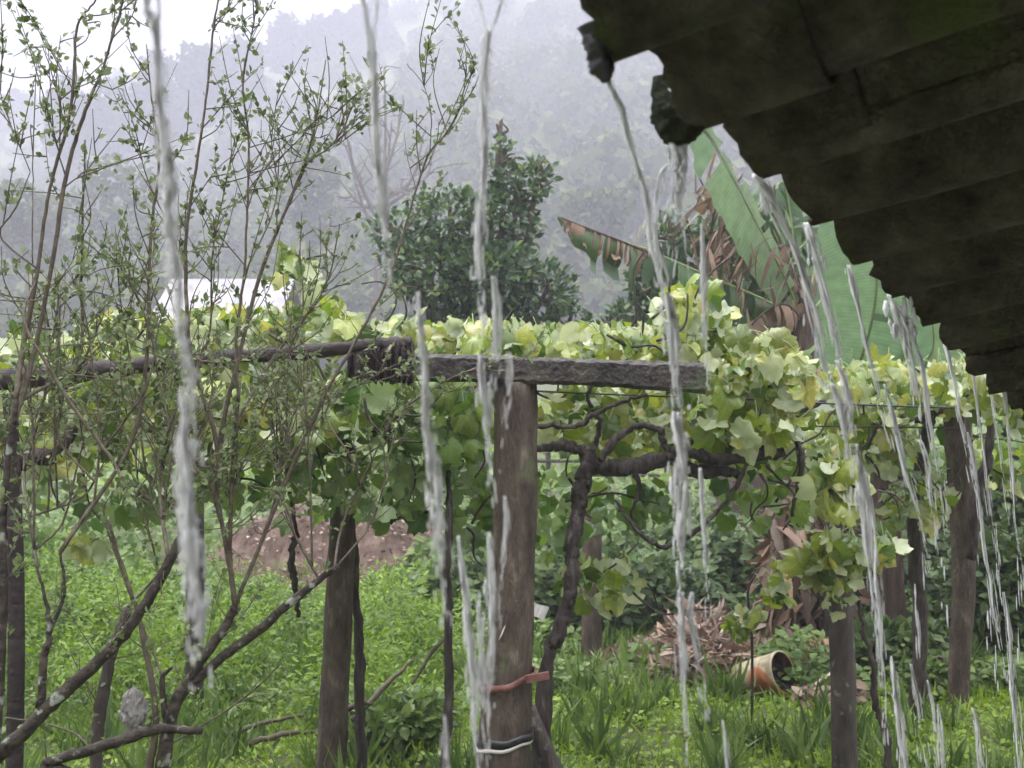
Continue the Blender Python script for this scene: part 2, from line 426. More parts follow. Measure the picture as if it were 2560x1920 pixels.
M["glass_dark"] = mat_rough("glass_dark", [(.03, .03, .035), (.05, .05, .06)], scale=2, rough=.15, spec=.6, bump=0)

def mat_bucket():
    m, N, L = nodes("bucket_paint")
    tc = N.new("ShaderNodeTexCoord")
    nz = N.new("ShaderNodeTexNoise"); nz.inputs["Scale"].default_value = 7.0; nz.inputs["Detail"].default_value = 0.0; L.new(tc.outputs["Object"], nz.inputs["Vector"])
    rp = ramp(N, [(0.56, (.42, .37, .24)), (0.60, (.46, .17, .08))]); L.new(nz.outputs["Fac"], rp.inputs[0])
    n2 = N.new("ShaderNodeTexNoise"); n2.inputs["Scale"].default_value = 22.0; n2.inputs["Detail"].default_value = 5.0; L.new(tc.outputs["Object"], n2.inputs["Vector"])
    r2 = ramp(N, [(0.38, (.45, .42, .36)), (0.55, (1, 1, 1))]); L.new(n2.outputs["Fac"], r2.inputs[0])
    mx = N.new("ShaderNodeMix"); mx.data_type = 'RGBA'; mx.blend_type = 'MULTIPLY'; mx.inputs["Factor"].default_value = .7
    L.new(rp.outputs[0], mx.inputs["A"]); L.new(r2.outputs[0], mx.inputs["B"])
    p = N.new("ShaderNodeBsdfPrincipled"); p.inputs["Roughness"].default_value = .45; L.new(mx.outputs["Result"], p.inputs["Base Color"])
    out = N.new("ShaderNodeOutputMaterial"); L.new(p.outputs[0], out.inputs[0])
    return m
M["bucket"] = mat_bucket()

def mat_water(name, milk):
    m, N, L = nodes(name)
    tc = N.new("ShaderNodeTexCoord")
    bn = N.new("ShaderNodeTexNoise"); bn.inputs["Scale"].default_value = 90; bn.inputs["Detail"].default_value = 2; L.new(tc.outputs["Object"], bn.inputs["Vector"])
    b = N.new("ShaderNodeBump"); b.inputs["Strength"].default_value = .8; b.inputs["Distance"].default_value = .006; L.new(bn.outputs["Fac"], b.inputs["Height"])
    gl = N.new("ShaderNodeBsdfGlass"); gl.inputs["IOR"].default_value = 1.33; gl.inputs["Roughness"].default_value = 0.04; gl.inputs["Color"].default_value = (.98, .99, 1, 1)
    L.new(b.outputs[0], gl.inputs["Normal"])
    ss = N.new("ShaderNodeSubsurfaceScattering"); ss.falloff = 'RANDOM_WALK'; ss.inputs["Color"].default_value = (.985, .988, .99, 1); ss.inputs["Scale"].default_value = 1.0; ss.inputs["Radius"].default_value = (.004, .004, .004)
    tr = N.new("ShaderNodeBsdfTransparent")
    def mix(f, x, y):
        q = N.new("ShaderNodeMixShader"); q.inputs[0].default_value = f; L.new(x.outputs[0], q.inputs[1]); L.new(y.outputs[0], q.inputs[2]); return q
    mx = mix(milk, mix(.45, gl, tr), ss)
    out = N.new("ShaderNodeOutputMaterial"); L.new(mx.outputs[0], out.inputs[0])
    return m
M["water"] = mat_water("clear_water", .74)
M["water_milk"] = mat_water("aerated_water", .78)

def mat_emit(name, col, s):
    m, N, L = nodes(name)
    e = N.new("ShaderNodeEmission"); e.inputs["Color"].default_value = (*col, 1); e.inputs["Strength"].default_value = s
    o = N.new("ShaderNodeOutputMaterial"); L.new(e.outputs[0], o.inputs[0]); return m
M["bulb"] = mat_emit("bulb", (1.0, .55, .2), 9.0)
M["bulb"].cycles.emission_sampling = 'NONE'

# ------------------------------------------------------------------ ground and hills
RIDGE_X = np.array([-6000, -1500, -300, 0, 120, 330, 520, 700, 850, 1000, 1300, 1700, 2300, 4000, 9000], dtype=float)
RIDGE_Y = np.array([520, 420, 330, 330, 300, 245, 200, 120, 70, 25, -60, -140, -180, 60, 420], dtype=float)
D0, D1 = 72.0, 350.0
def ground_z(x, y):
    x = np.asarray(x, dtype=float); y = np.asarray(y, dtype=float)
    col = 1280 + x / np.maximum(y, 20) * F
    tan_r = (960 - np.interp(col, RIDGE_X, RIDGE_Y)) / F
    t = np.clip((y - D0) / (D1 - D0), 0, 1.0)
    zr = CAMZ + tan_r * D1
    z = zr * (0.55 * t + 0.45 * t * t) + smooth_noise(x / 42, y / 42, 3) * 3.5 * t
    back = np.clip((y - D1) / 160, 0, 1)
    z = z * (1 - 0.5 * back * back)
    near = smooth_noise(x * 1.2, y * 1.2, 5) * 0.025 * np.clip((y - 3) / 2, 0, 1)
    mound = 0.62 * np.exp(-((x + 1.55) / 1.25) ** 4 - ((y - 11.0) / 1.0) ** 2)
    return z + near + 0

def build_ground():
    ys = np.concatenate([np.linspace(-40, 2, 8)[:-1], np.linspace(2, 14, 60)[:-1], np.linspace(14, 72, 30)[:-1], np.linspace(72, 520, 80)])
    xs = np.concatenate([np.linspace(-560, -40, 76)[:-1], np.linspace(-40, -6, 30)[:-1], np.linspace(-6, 6, 60)[:-1], np.linspace(6, 40, 30)[:-1], np.linspace(40, 560, 76)])
    X, Y = np.meshgrid(xs, ys)
    Z = ground_z(X, Y)
    V = np.stack([X, Y, Z], -1).reshape(-1, 3)
    ny, nx = X.shape
    i = np.arange(ny - 1)[:, None] * nx + np.arange(nx - 1)[None, :]
    Fq = np.stack([i, i + 1, i + nx + 1, i + nx], -1).reshape(-1, 4)
    yc = Y[:-1, :-1].reshape(-1)
    me = np_mesh("ground", V, Fq[yc < 71.9]); o = link("ground", me, M["ground"]); o["kind"] = "structure"
    me = np_mesh("hill", V, Fq[yc >= 71.9]); o = link("hill", me, M["hill"]); o["kind"] = "structure"
build_ground()

# heap of red-brown soil behind the posts
def soil_heap():
    n, m_ = 170, 70
    us = np.linspace(-1, 1, n); vs_ = np.linspace(-1, 1, m_)
    U, W = np.meshgrid(us, vs_)
    X = -1.45 + U * 1.35; Y = 11.0 + W * 1.3
    H = 0.66 * np.clip(1 - np.abs(U) ** 3.5, 0, 1) * np.clip(1 - W ** 2, 0, 1) ** .8 * (1 + .25 * smooth_noise(X * 2.5, Y * 2.5, 9)) + smooth_noise(X * 9, Y * 9, 12) * .03 + rng.normal(0, .012, X.shape)
    Z = ground_z(X, Y) - .06 + H
    i = np.arange(m_ - 1)[:, None] * n + np.arange(n - 1)[None, :]
    Fq = np.stack([i, i + 1, i + n + 1, i + n], -1).reshape(-1, 4)
    o = link("soil_heap", np_mesh("soil_heap", np.stack([X, Y, Z], -1).reshape(-1, 3), Fq), M["soil"])
    tag(o, "low heap of reddish brown soil behind the thin middle post", "soil heap")
    k = 900
    x = rng.uniform(-2.7, -.2, k); y = 11 + rng.uniform(-1.2, .3, k)
    u = (x + 1.45) / 1.35; w = (y - 11) / 1.3
    z = ground_z(x, y) - .03 + .66 * np.clip(1 - np.abs(u) ** 3.5, 0, 1) * np.clip(1 - w ** 2, 0, 1) ** .8 * (1 + .25 * smooth_noise(x * 2.5, y * 2.5, 9))
    pos = np.stack([x, y, z], -1)
    leaves("leaves", [tmpl_ellipse(.6, .4, .3), tmpl_ellipse(.8, .2, -.2)], pos, rng.normal(0, 1, (k, 3)) * [1, 1, .3], rng.normal(0, .5, (k, 3)) + [0, -.4, 1], rng.uniform(.015, .055, k), M["dry_leaf"], o)
soil_heap()

# ------------------------------------------------------------------ woodland on the hill and trees in the mist
def crown_points(n, blobs):
    """Random points in ellipsoids (c, r), denser near the surface."""
    vol = np.array([np.prod(r) for _, r in blobs]); pick = rng.choice(len(blobs), n, p=vol / vol.sum())
    d = unit(rng.normal(0, 1, (n, 3))); rr = rng.uniform(.25, 1, n) ** .45
    c = np.array([b[0] for b in blobs])[pick]; r = np.array([b[1] for b in blobs])[pick]
    return c + d * rr[:, None] * r, d

QUAD = (np.array([(-.5, -.45, 0), (.5, -.38, .12), (.6, .45, -.1), (-.42, .5, .1)], float), np.array([(0, 1, 2), (0, 2, 3)]))
def woodland():
    tm = []
    for s in range(5):
        blobs = [((0, 0, .55), (.42, .42, .42))] + [((rng.uniform(-.3, .3), rng.uniform(-.3, .3), rng.uniform(.4, .95)), (rng.uniform(.15, .3),) * 2 + (rng.uniform(.15, .3),)) for _ in range(5)]
        p, d = crown_points(230, blobs)
        V, Fs, _ = scatter([QUAD], p, rng.normal(0, 1, (230, 3)), d + rng.normal(0, .5, (230, 3)), rng.uniform(.06, .15, 230))
        tm.append((V, Fs))
    n = 2100
    y = D0 + 10 + (398 - D0) * rng.uniform(0, 1, n) ** 1.15
    x = rng.uniform(-.62, .62, n) * (y + 25)
    z = ground_z(x, y)
    size = rng.uniform(4.0, 9.5, n) * (0.8 + 0.35 * smooth_noise(x / 30, y / 30, 31))
    size = np.clip(size, 2.8, 12)
    pos = np.stack([x, y, z - .1], -1)
    a = rng.uniform(0, 6.28, n)
    # template x,y,z is already crown space: tip = rotated x axis, normal = z
    leaves("woodland", tm, pos, np.stack([np.cos(a), np.sin(a), 0 * a], -1), np.tile([0., 0, 1], (n, 1)), size, M["wood_leaf"])
woodland()

def misty_tree(name, label, px, top, d, base_z, crown, mat="ridge_leaf", nleaf=900, leaf=.35, trunk=None, group="trees standing in the mist on the ridge"):
    """crown: list of (dx px, dy px, rx px, ry px) seen blobs; turned into real ellipsoids at distance d."""
    b = P(px, 960, d); root = empty(name, (b[0], d, base_z))
    s = d / F
    blobs = [((b[0] + (cx - px) * s, d + rng.uniform(-1, 1) * rx * s * .4, CAMZ + (960 - cyy) * s), (rx * s, rx * s * .8, ry * s)) for cx, cyy, rx, ry in crown]
    p, dn = crown_points(nleaf, blobs)
    leaves("crown", [QUAD, tmpl_ellipse(.6)], p, rng.normal(0, 1, (nleaf, 3)), dn + rng.normal(0, .6, (nleaf, 3)), rng.uniform(.6, 1.4, nleaf) * leaf, M[mat], root, stuff=False)
    m = MB()
    topc = max(c[0][2] for c in blobs)
    r0 = trunk or (topc - base_z) * .022
    m.tube(catmull([(b[0], d, base_z - .3), (b[0] + .02 * (topc - base_z), d, (base_z + topc) / 2), (blobs[0][0][0], blobs[0][0][1], blobs[0][0][2])], 5), [r0, r0 * .7, r0 * .3], 6)
    for c, r in blobs[1:]:
        st = np.array([b[0], d, base_z + (c[2] - base_z) * .55])
        m.tube(catmull([st, (st + np.array(c)) / 2 + [0, 0, -.1 * r[2]], c], 4), [r0 * .45, r0 * .15], 5)
    m.build("trunk", M["twig"], root)
    tag(root, label, "tree", group)
    return root

RT = [
    ("pale misty tree at the foot of the ridge, at the photo's edge", 45, 250, 336, [(40, 285, 40, 60), (20, 320, 45, 50), (75, 330, 35, 45)]),
    ("tall narrow conifer-like tree on the misty ridge behind the twigs", 175, 200, 230, [(172, 205, 26, 36), (150, 265, 45, 45), (195, 280, 40, 50), (165, 340, 60, 60)]),
    ("rounded dark tree on the misty ridge beside the narrow one", 270, 210, 230, [(272, 240, 45, 45), (240, 290, 45, 50), (310, 290, 45, 55), (275, 345, 70, 55)]),
    ("dome shaped grey tree on the ridge behind the widest waterfall", 400, 150, 237, [(395, 165, 42, 40), (430, 200, 45, 50), (360, 230, 45, 50), (400, 290, 70, 70)]),
    ("flat topped grey tree on the misty ridge line", 480, 120, 237, [(475, 135, 40, 32), (520, 140, 32, 34), (500, 190, 60, 60), (480, 260, 65, 70)]),
    ("wide grey tree where the misty ridge starts to climb", 600, 90, 259, [(590, 120, 38, 34), (630, 145, 40, 44), (560, 170, 44, 44), (600, 220, 65, 70)]),
    ("tall tuft of a tree standing above the misty skyline", 720, 30, 294, [(718, 52, 24, 24), (700, 85, 32, 28), (745, 95, 34, 30), (720, 140, 55, 50)]),
    ("broad misty tree on the upper skyline", 810, 40, 301, [(805, 72, 36, 30), (845, 60, 32, 30), (780, 100, 36, 36), (820, 130, 60, 50)]),
    ("topmost misty tree where the skyline leaves the picture", 905, 10, 308, [(905, 38, 34, 30), (945, 22, 32, 28), (880, 70, 42, 36), (930, 90, 60, 50)]),
]
for lab, px, top, d, cr in RT:
    b = P(px, 960, d)
    misty_tree("misty_tree", lab, px, top, d, float(ground_z(b[0], d)), cr, nleaf=1500, leaf=.9 * d / 200)

misty_tree("hazy_tree", "brownish round tree halfway up the misty slope", 780, 380, 104, float(ground_z(P(780, 960, 104)[0], 104)), [(760, 400, 45, 55), (800, 440, 55, 60), (740, 500, 50, 70), (800, 560, 70, 80)], mat="wood_leaf", nleaf=1600, leaf=.45, group="hazy trees on the lower slope")
misty_tree("hazy_tree", "pale yellowish tree low in the mist behind the shrub", 60, 470, 98, float(ground_z(P(60, 960, 98)[0], 98)), [(40, 500, 70, 55), (110, 540, 60, 60), (0, 580, 70, 60), (90, 620, 80, 70)], mat="wood_leaf", nleaf=1600, leaf=.45, group="hazy trees on the lower slope")
misty_tree("hazy_tree", "pale spreading tree in the mist beside the widest waterfall", 300, 440, 112, float(ground_z(P(300, 960, 112)[0], 112)), [(270, 440, 70, 55), (350, 470, 60, 60), (230, 520, 70, 60), (320, 580, 90, 70)], mat="wood_leaf", nleaf=1600, leaf=.47, group="hazy trees on the lower slope")
misty_tree("hazy_tree", "light green tree on the slope left of the eave", 1470, 480, 95, float(ground_z(P(1470, 960, 95)[0], 95)), [(1450, 500, 60, 35), (1530, 510, 60, 40), (1600, 460, 35, 30), (1480, 570, 90, 50)], mat="wood_leaf", nleaf=1500, leaf=.42, group="hazy trees on the lower slope")

def bare_tree():
    d = 70.0
    root = empty("bare_tree", (P(945, 960, d)[0], d, float(ground_z(P(945, 960, d)[0], d))))
    z0 = root.location.z
    m = MB()
    trunk = [np.array([P(945, 960, d)[0], d, z0 - .2]), P(940, 700, d), P(945, 560, d)]
    m.tube(catmull(trunk, 6), [.22, .14, .10], 7)
    m.build("trunk", M["twig"], root)
    br = MB()
    for (tx, ty) in [(850, 250), (900, 180), (960, 170), (1010, 250), (1060, 330), (1090, 420), (870, 380), (840, 440), (1030, 470), (980, 300), (920, 300)]:
        s = P(945 + rng.uniform(-6, 6), rng.uniform(480, 640), d)
        e = P(tx, ty, d + rng.uniform(-1.5, 1.5))
        mid = (s + e) / 2 + rng.normal(0, .25, 3) + [0, 0, -.3]
        c = catmull([s, mid, e], 6)
        br.tube(c, [.14, .08, .032], 5)
        for _ in range(9):
            k = rng.integers(len(c) // 3, len(c)); q = c[k]
            e2 = q + unit(c[-1] - c[0]) * rng.uniform(.4, 1.1) + rng.normal(0, .5, 3)
            br.tube(catmull([q, (q + e2) / 2 + rng.normal(0, .1, 3), e2], 4), [.045, .02], 4)
    br.build("branches", M["twig"], root)
    tag(root, "leafless grey tree fading into the mist above the citrus tree", "tree")
bare_tree()

# ------------------------------------------------------------------ far buildings
def farmhouse():
    d = 28.0
    x0, x1 = P(400, 0, d)[0], P(655, 0, d)[0]
    root = empty("farmhouse", ((x0 + x1) / 2, d, 0))
    zw, zr, dep = 3.0, 4.25, 4.4
    m = MB(); m.box(((x0 + x1) / 2, d + dep / 2, zw / 2), (x1 - x0, dep, zw)); m.build("wall", M["wall"], root, False)
    roof = MB(); t = .06; ov = .35
    for s in (-1, 1):
        ya = d + dep / 2; yb = ya + s * (dep / 2 + ov)
        zb = zr - (zr - zw) * (dep / 2 + ov) / (dep / 2)
        V = [(x0 - ov, ya, zr), (x1 + ov, ya, zr), (x1 + ov, yb, zb), (x0 - ov, yb, zb)]
        V += [(a, b, c + t) for a, b, c in V]
        roof.add(V, [(0, 1, 2, 3), (4, 7, 6, 5), (0, 4, 5, 1), (2, 6, 7, 3), (1, 5, 6, 2), (0, 3, 7, 4)])
    r = roof.build("roof", M["white_roof"], root, False)
    for k in range(18):
        x = x0 - ov + .2 + k * (x1 - x0 + 2 * ov - .4) / 17
        a, b = np.array([x, d + dep / 2, zr + t + .015]), np.array([x, d - ov, zw - (zr - zw) * ov / (dep / 2) + t + .015])
        q = MB(); q.tube([a, b], .03, 5); q.build("rib", M["white_roof"], r)
    for xx in (x0 + .6,):
        q = MB(); q.box((xx, d - .02, 1.6), (1.0, .06, 1.0)); w = q.build("window", M["wood_dark"], root, False)
        q = MB(); q.box((xx, d - .06, 1.6), (.84, .03, .84)); q.build("pane", M["glass_dark"], w, False)
    q = MB(); q.box((x0 + 1.7, d - .02, 1.0), (.85, .06, 2.0)); q.build("door", M["wood_dark"], root, False)
    for s in (x0, x1):
        q = MB(); q.add([(s, d, zw), (s, d + dep, zw), (s, d + dep / 2, zr), (s + .05 * (1 if s == x0 else -1), d, zw), (s + .05 * (1 if s == x0 else -1), d + dep, zw), (s + .05 * (1 if s == x0 else -1), d + dep / 2, zr)], [(0, 1, 2), (3, 5, 4), (0, 3, 4, 1), (1, 4, 5, 2), (2, 5, 3, 0)])
        q.build("gable", M["wall"], root, False)
    tag(root, "low pale farmhouse with a white roof glimpsed through the shrub twigs", "house")
farmhouse()

def yard_lamp():
    d = 25.0; b = P(588, 765, d)
    root = empty("yard_lamp", (b[0], d, 0))
    m = MB(); m.tube([(b[0] + .12, d, 0), (b[0] + .12, d, b[2] + .18), (b[0], d - .05, b[2] + .2)], [.035, .03, .025], 7); m.build("pole", M["wood_dark"], root)
    m = MB(); m.tube([(b[0], d - .05, b[2] + .2), (b[0], d - .05, b[2] + .08), (b[0], d - .05, b[2] + .02)], [.03, .09, .12], 10, cap=False); m.build("lamp_shade", M["grey_roof"], root)
    m = MB(); m.tube([(b[0], d - .05, b[2] + .06), (b[0], d - .05, b[2] + .03), (b[0], d - .05, b[2] - .02), (b[0], d - .05, b[2] - .04)], [.02, .06, .06, .01], 9); m.build("bulb", M["bulb"], root)
    tag(root, "small lit orange yard lamp in front of the white farmhouse roof", "lamp")
yard_lamp()

def shed():
    d = 14.0
    a = P(1905, 835, d); e = P(2005, 965, d)
    w = (e[0] - a[0])
    root = empty("garden_shed", (a[0], d, 0))
    L_ = 1.6
    m = MB(); m.box((a[0], d + .15 + L_ / 2, e[2] / 2 - .02), (2 * w - .3, L_, e[2] - .04)); m.build("wall", M["wood_dark"], root, False)
    for s in (-1, 1):
        q = MB(); t = .03
        V = [(a[0] + s * .004, d, a[2]), (a[0] + s * w, d, e[2]), (a[0] + s * w, d + L_ + .4, e[2] + .25), (a[0] + s * .004, d + L_ + .4, a[2] + .25)]
        V += [(x, y, z + t) for x, y, z in V]
        q.add(V, [(0, 1, 2, 3), (4, 7, 6, 5), (0, 4, 5, 1), (2, 6, 7, 3), (1, 5, 6, 2), (0, 3, 7, 4)]); q.build("roof", M["grey_roof"], root, False)
    q = MB(); q.add([(a[0] - w + .15, d + .12, e[2] - .04), (a[0] + w - .15, d + .12, e[2] - .04), (a[0], d + .12, a[2] - .05), (a[0] - w + .15, d + .15, e[2] - .04), (a[0] + w - .15, d + .15, e[2] - .04), (a[0], d + .15, a[2] - .05)], [(0, 1, 2), (3, 5, 4), (0, 3, 4, 1), (1, 4, 5, 2), (2, 5, 3, 0)])
    q.build("gable", M["grey_roof"], root, False)
    tag(root, "small shed with a pale grey gable half hidden behind the banana plant", "shed")
shed()

def fence():
    d = 20.0
    root = empty("field_fence", (2.5, d, 0))
    for k in range(9):
        x = .6 + k * .95
        m = MB(); m.tube([(x, d, -.05), (x + rng.normal(0, .02), d, .78)], [.05, .045], 7); m.build("post", M["limb"], root)
    for z in (.28, .5, .68):
        m = MB(); m.tube(catmull([(x, d - .06, z + rng.normal(0, .015)) for x in np.linspace(.4, 8.4, 9)], 3), .03, 6); m.build("rail", M["limb"], root)
    tag(root, "weathered rail fence at the far side of the field", "fence")
fence()

# ------------------------------------------------------------------ citrus trees, banana plants
def blob_tree(name, label, base, d, crown, nleaf, leaf, mats, shares, trunk_r, branch=None):
    b = P(base, 960, d)
    z0 = float(ground_z(b[0], d))
    root = empty(name, (b[0], d, z0))
    s = d / F
    blobs = [((b[0] + (cx - base) * s, d + dz, CAMZ + (960 - cyy) * s), (rx * s, rx * s * .85, ry * s)) for cx, cyy, rx, ry, dz in crown]
    nrm_all = []
    for mt, sh in zip(mats, shares):
        k = int(nleaf * sh)
        p, dn = crown_points(k, blobs)
        tip = dn + rng.normal(0, .7, (k, 3)) + [0, 0, .25]
        nr = rng.normal(0, .6, (k, 3)) + [0, -.35, .9]
        leaves("crown", [tmpl_ellipse(.48, .3, .15), tmpl_ellipse(.55, .15, .3)], p, tip, nr, rng.uniform(.75, 1.25, k) * leaf, M[mt], root, stuff=False)
    m = MB()
    c0 = np.array([b[0], d, z0 - .05])
    fork = c0 + [0, 0, max(.5, (blobs[0][0][2] - z0) * .4)]
    m.tube(catmull([c0, (c0 + fork) / 2 + [.03, 0, 0], fork], 5), [trunk_r, trunk_r * .85, trunk_r * .7], 8)
    m.build("trunk", M["twig"], root)
    for c, r in blobs:
        q = MB(); c = np.array(c)
        cc = catmull([fork, (fork + c) / 2 + rng.normal(0, .08, 3), c, c + [0, 0, r[2] * .6]], 5)
        q.tube(cc, [trunk_r * .5, trunk_r * .3, .012], 6)
        for _ in range(5):
            e = c + unit(rng.normal(0, 1, 3)) * np.array(r) * .95
            q.tube(catmull([c - [0, 0, r[2] * .2], (c + e) / 2 + rng.normal(0, .04, 3), e], 4), [.02, .006], 4)
        q.build("branch", M["twig"], root)
    tag(root, label, "tree")
    return root

blob_tree("citrus_tree", "dense dark green citrus tree rising behind the beam", 1190, 12.0,
    [(1255, 560, 95, 90, 0), (1252, 400, 42, 72, .1), (1345, 445, 42, 52, -.1), (1300, 470, 70, 60, 0), (1130, 560, 85, 85, -.2), (985, 580, 62, 42, -.2), (1060, 520, 45, 45, 0),
     (1080, 680, 105, 80, -.3), (1230, 700, 120, 90, -.3), (1360, 740, 80, 90, -.2), (1010, 650, 70, 60, 0), (1420, 810, 60, 60, 0), (1180, 820, 170, 70, .1), (1250, 325, 16, 26, .1)],
    7000, .085, ["citrus_leaf", "citrus_new"], [.86, .14], .09)
blob_tree("citrus_tree", "darker citrus tree partly behind the torn banana leaf", 1690, 11.5,
    [(1680, 590, 55, 55, 0), (1640, 700, 70, 70, 0), (1760, 650, 90, 110, .3), (1600, 800, 80, 60, 0), (1720, 800, 110, 80, 0), (1525, 820, 38, 34, -.1), (1860, 620, 80, 120, .6), (1900, 760, 120, 100, .6)],
    6500, .085, ["citrus_leaf", "dark_leaf"], [.75, .25], .08)

def banana_leaf(parent, pts, hw, mat, tear=0.0, hang=(.2, .5), thick=.011, n=44, face=None, side=(1, 1), label=None, wid=None, seed=0):
    """A leaf through world points: a midrib and two half blades, torn into strips that hang."""
    r = np.random.default_rng(seed)
    c = catmull(pts, max(3, n // (len(pts) - 1)))
    m_ = len(c); s = np.linspace(0, 1, m_)
    T = unit(np.gradient(c, axis=0))
    F0 = np.array(face if face is not None else (0, -.25, 1.0), dtype=float)
    prof = np.interp(s, [0, .06, .15, .4, .75, .93, 1], [0.02, .1, .7, 1, .92, .5, .02]) * hw
    V, Fs = [], []
    K = 5
    for sd in (-1, 1):
        if side[0 if sd < 0 else 1] == 0: continue
        wd = side[0 if sd < 0 else 1]
        ang = r.uniform(*hang); prev = None; sc_ = 1.0
        for i in range(m_):
            torn = r.random() < tear
            nrm = unit(F0 - T[i] * F0.dot(T[i])); b = np.cross(T[i], nrm) * sd
            if torn:
                ang = r.uniform(*hang); sc_ = r.uniform(.6, 1.1); prev = None
            aa = ang + .06 * math.sin(i * .9 + seed)
            row = []
            for k in range(K):
                f = k / (K - 1); w = prof[i] * wd * sc_ * f
                a2 = aa * (0.5 + .8 * f)
                off = b * math.cos(a2) * w + (-nrm * .35 + np.array([0, 0, -1.0]) * .65) * math.sin(a2) * w
                row.append(c[i] + off + nrm * .010 * math.sin(i * 1.7) * f)
            base = len(V); V += row
            if prev is not None:
                Fs += [(prev + k, prev + k + 1, base + k + 1, base + k) if sd > 0 else (prev + k, base + k, base + k + 1, prev + k + 1) for k in range(K - 1)]
            if torn and i + 1 < m_:
                prev = base
            else:
                prev = base
    me = bpy.data.meshes.new("leaf")
    me.from_pydata([tuple(p) for p in local(V, parent)], [], Fs)
    uvl = me.uv_layers.new(name="uv")
    vi = np.zeros(len(me.loops), dtype=np.int32); me.loops.foreach_get("vertex_index", vi)
    UVv = np.stack([np.array([(q // K) % m_ for q in range(len(V))]) / m_ * 1.0, np.array([q % K for q in range(len(V))]) / K], -1)
    uvl.data.foreach_set("uv", UVv[vi].astype(np.float32).ravel())
    me.polygons.foreach_set("use_smooth", np.ones(len(me.polygons), dtype=bool)); me.update()
    o = link("leaf", me, M[mat], parent)
    q = MB(); q.tube(c, np.linspace(thick, thick * .25, m_), 6)
    V2 = local(q.v, parent); me2 = bpy.data.meshes.new("midrib"); me2.from_pydata([tuple(p) for p in V2], [], q.f); me2.update()
    for p in me2.polygons: p.use_smooth = True
    link("midrib", me2, M["midrib"] if mat != "banana_dead" else M["stem_brown"], o)
    if label: o["label"] = label
    return o

def PP(lst): return [P(x, y, d) for x, y, d in lst]

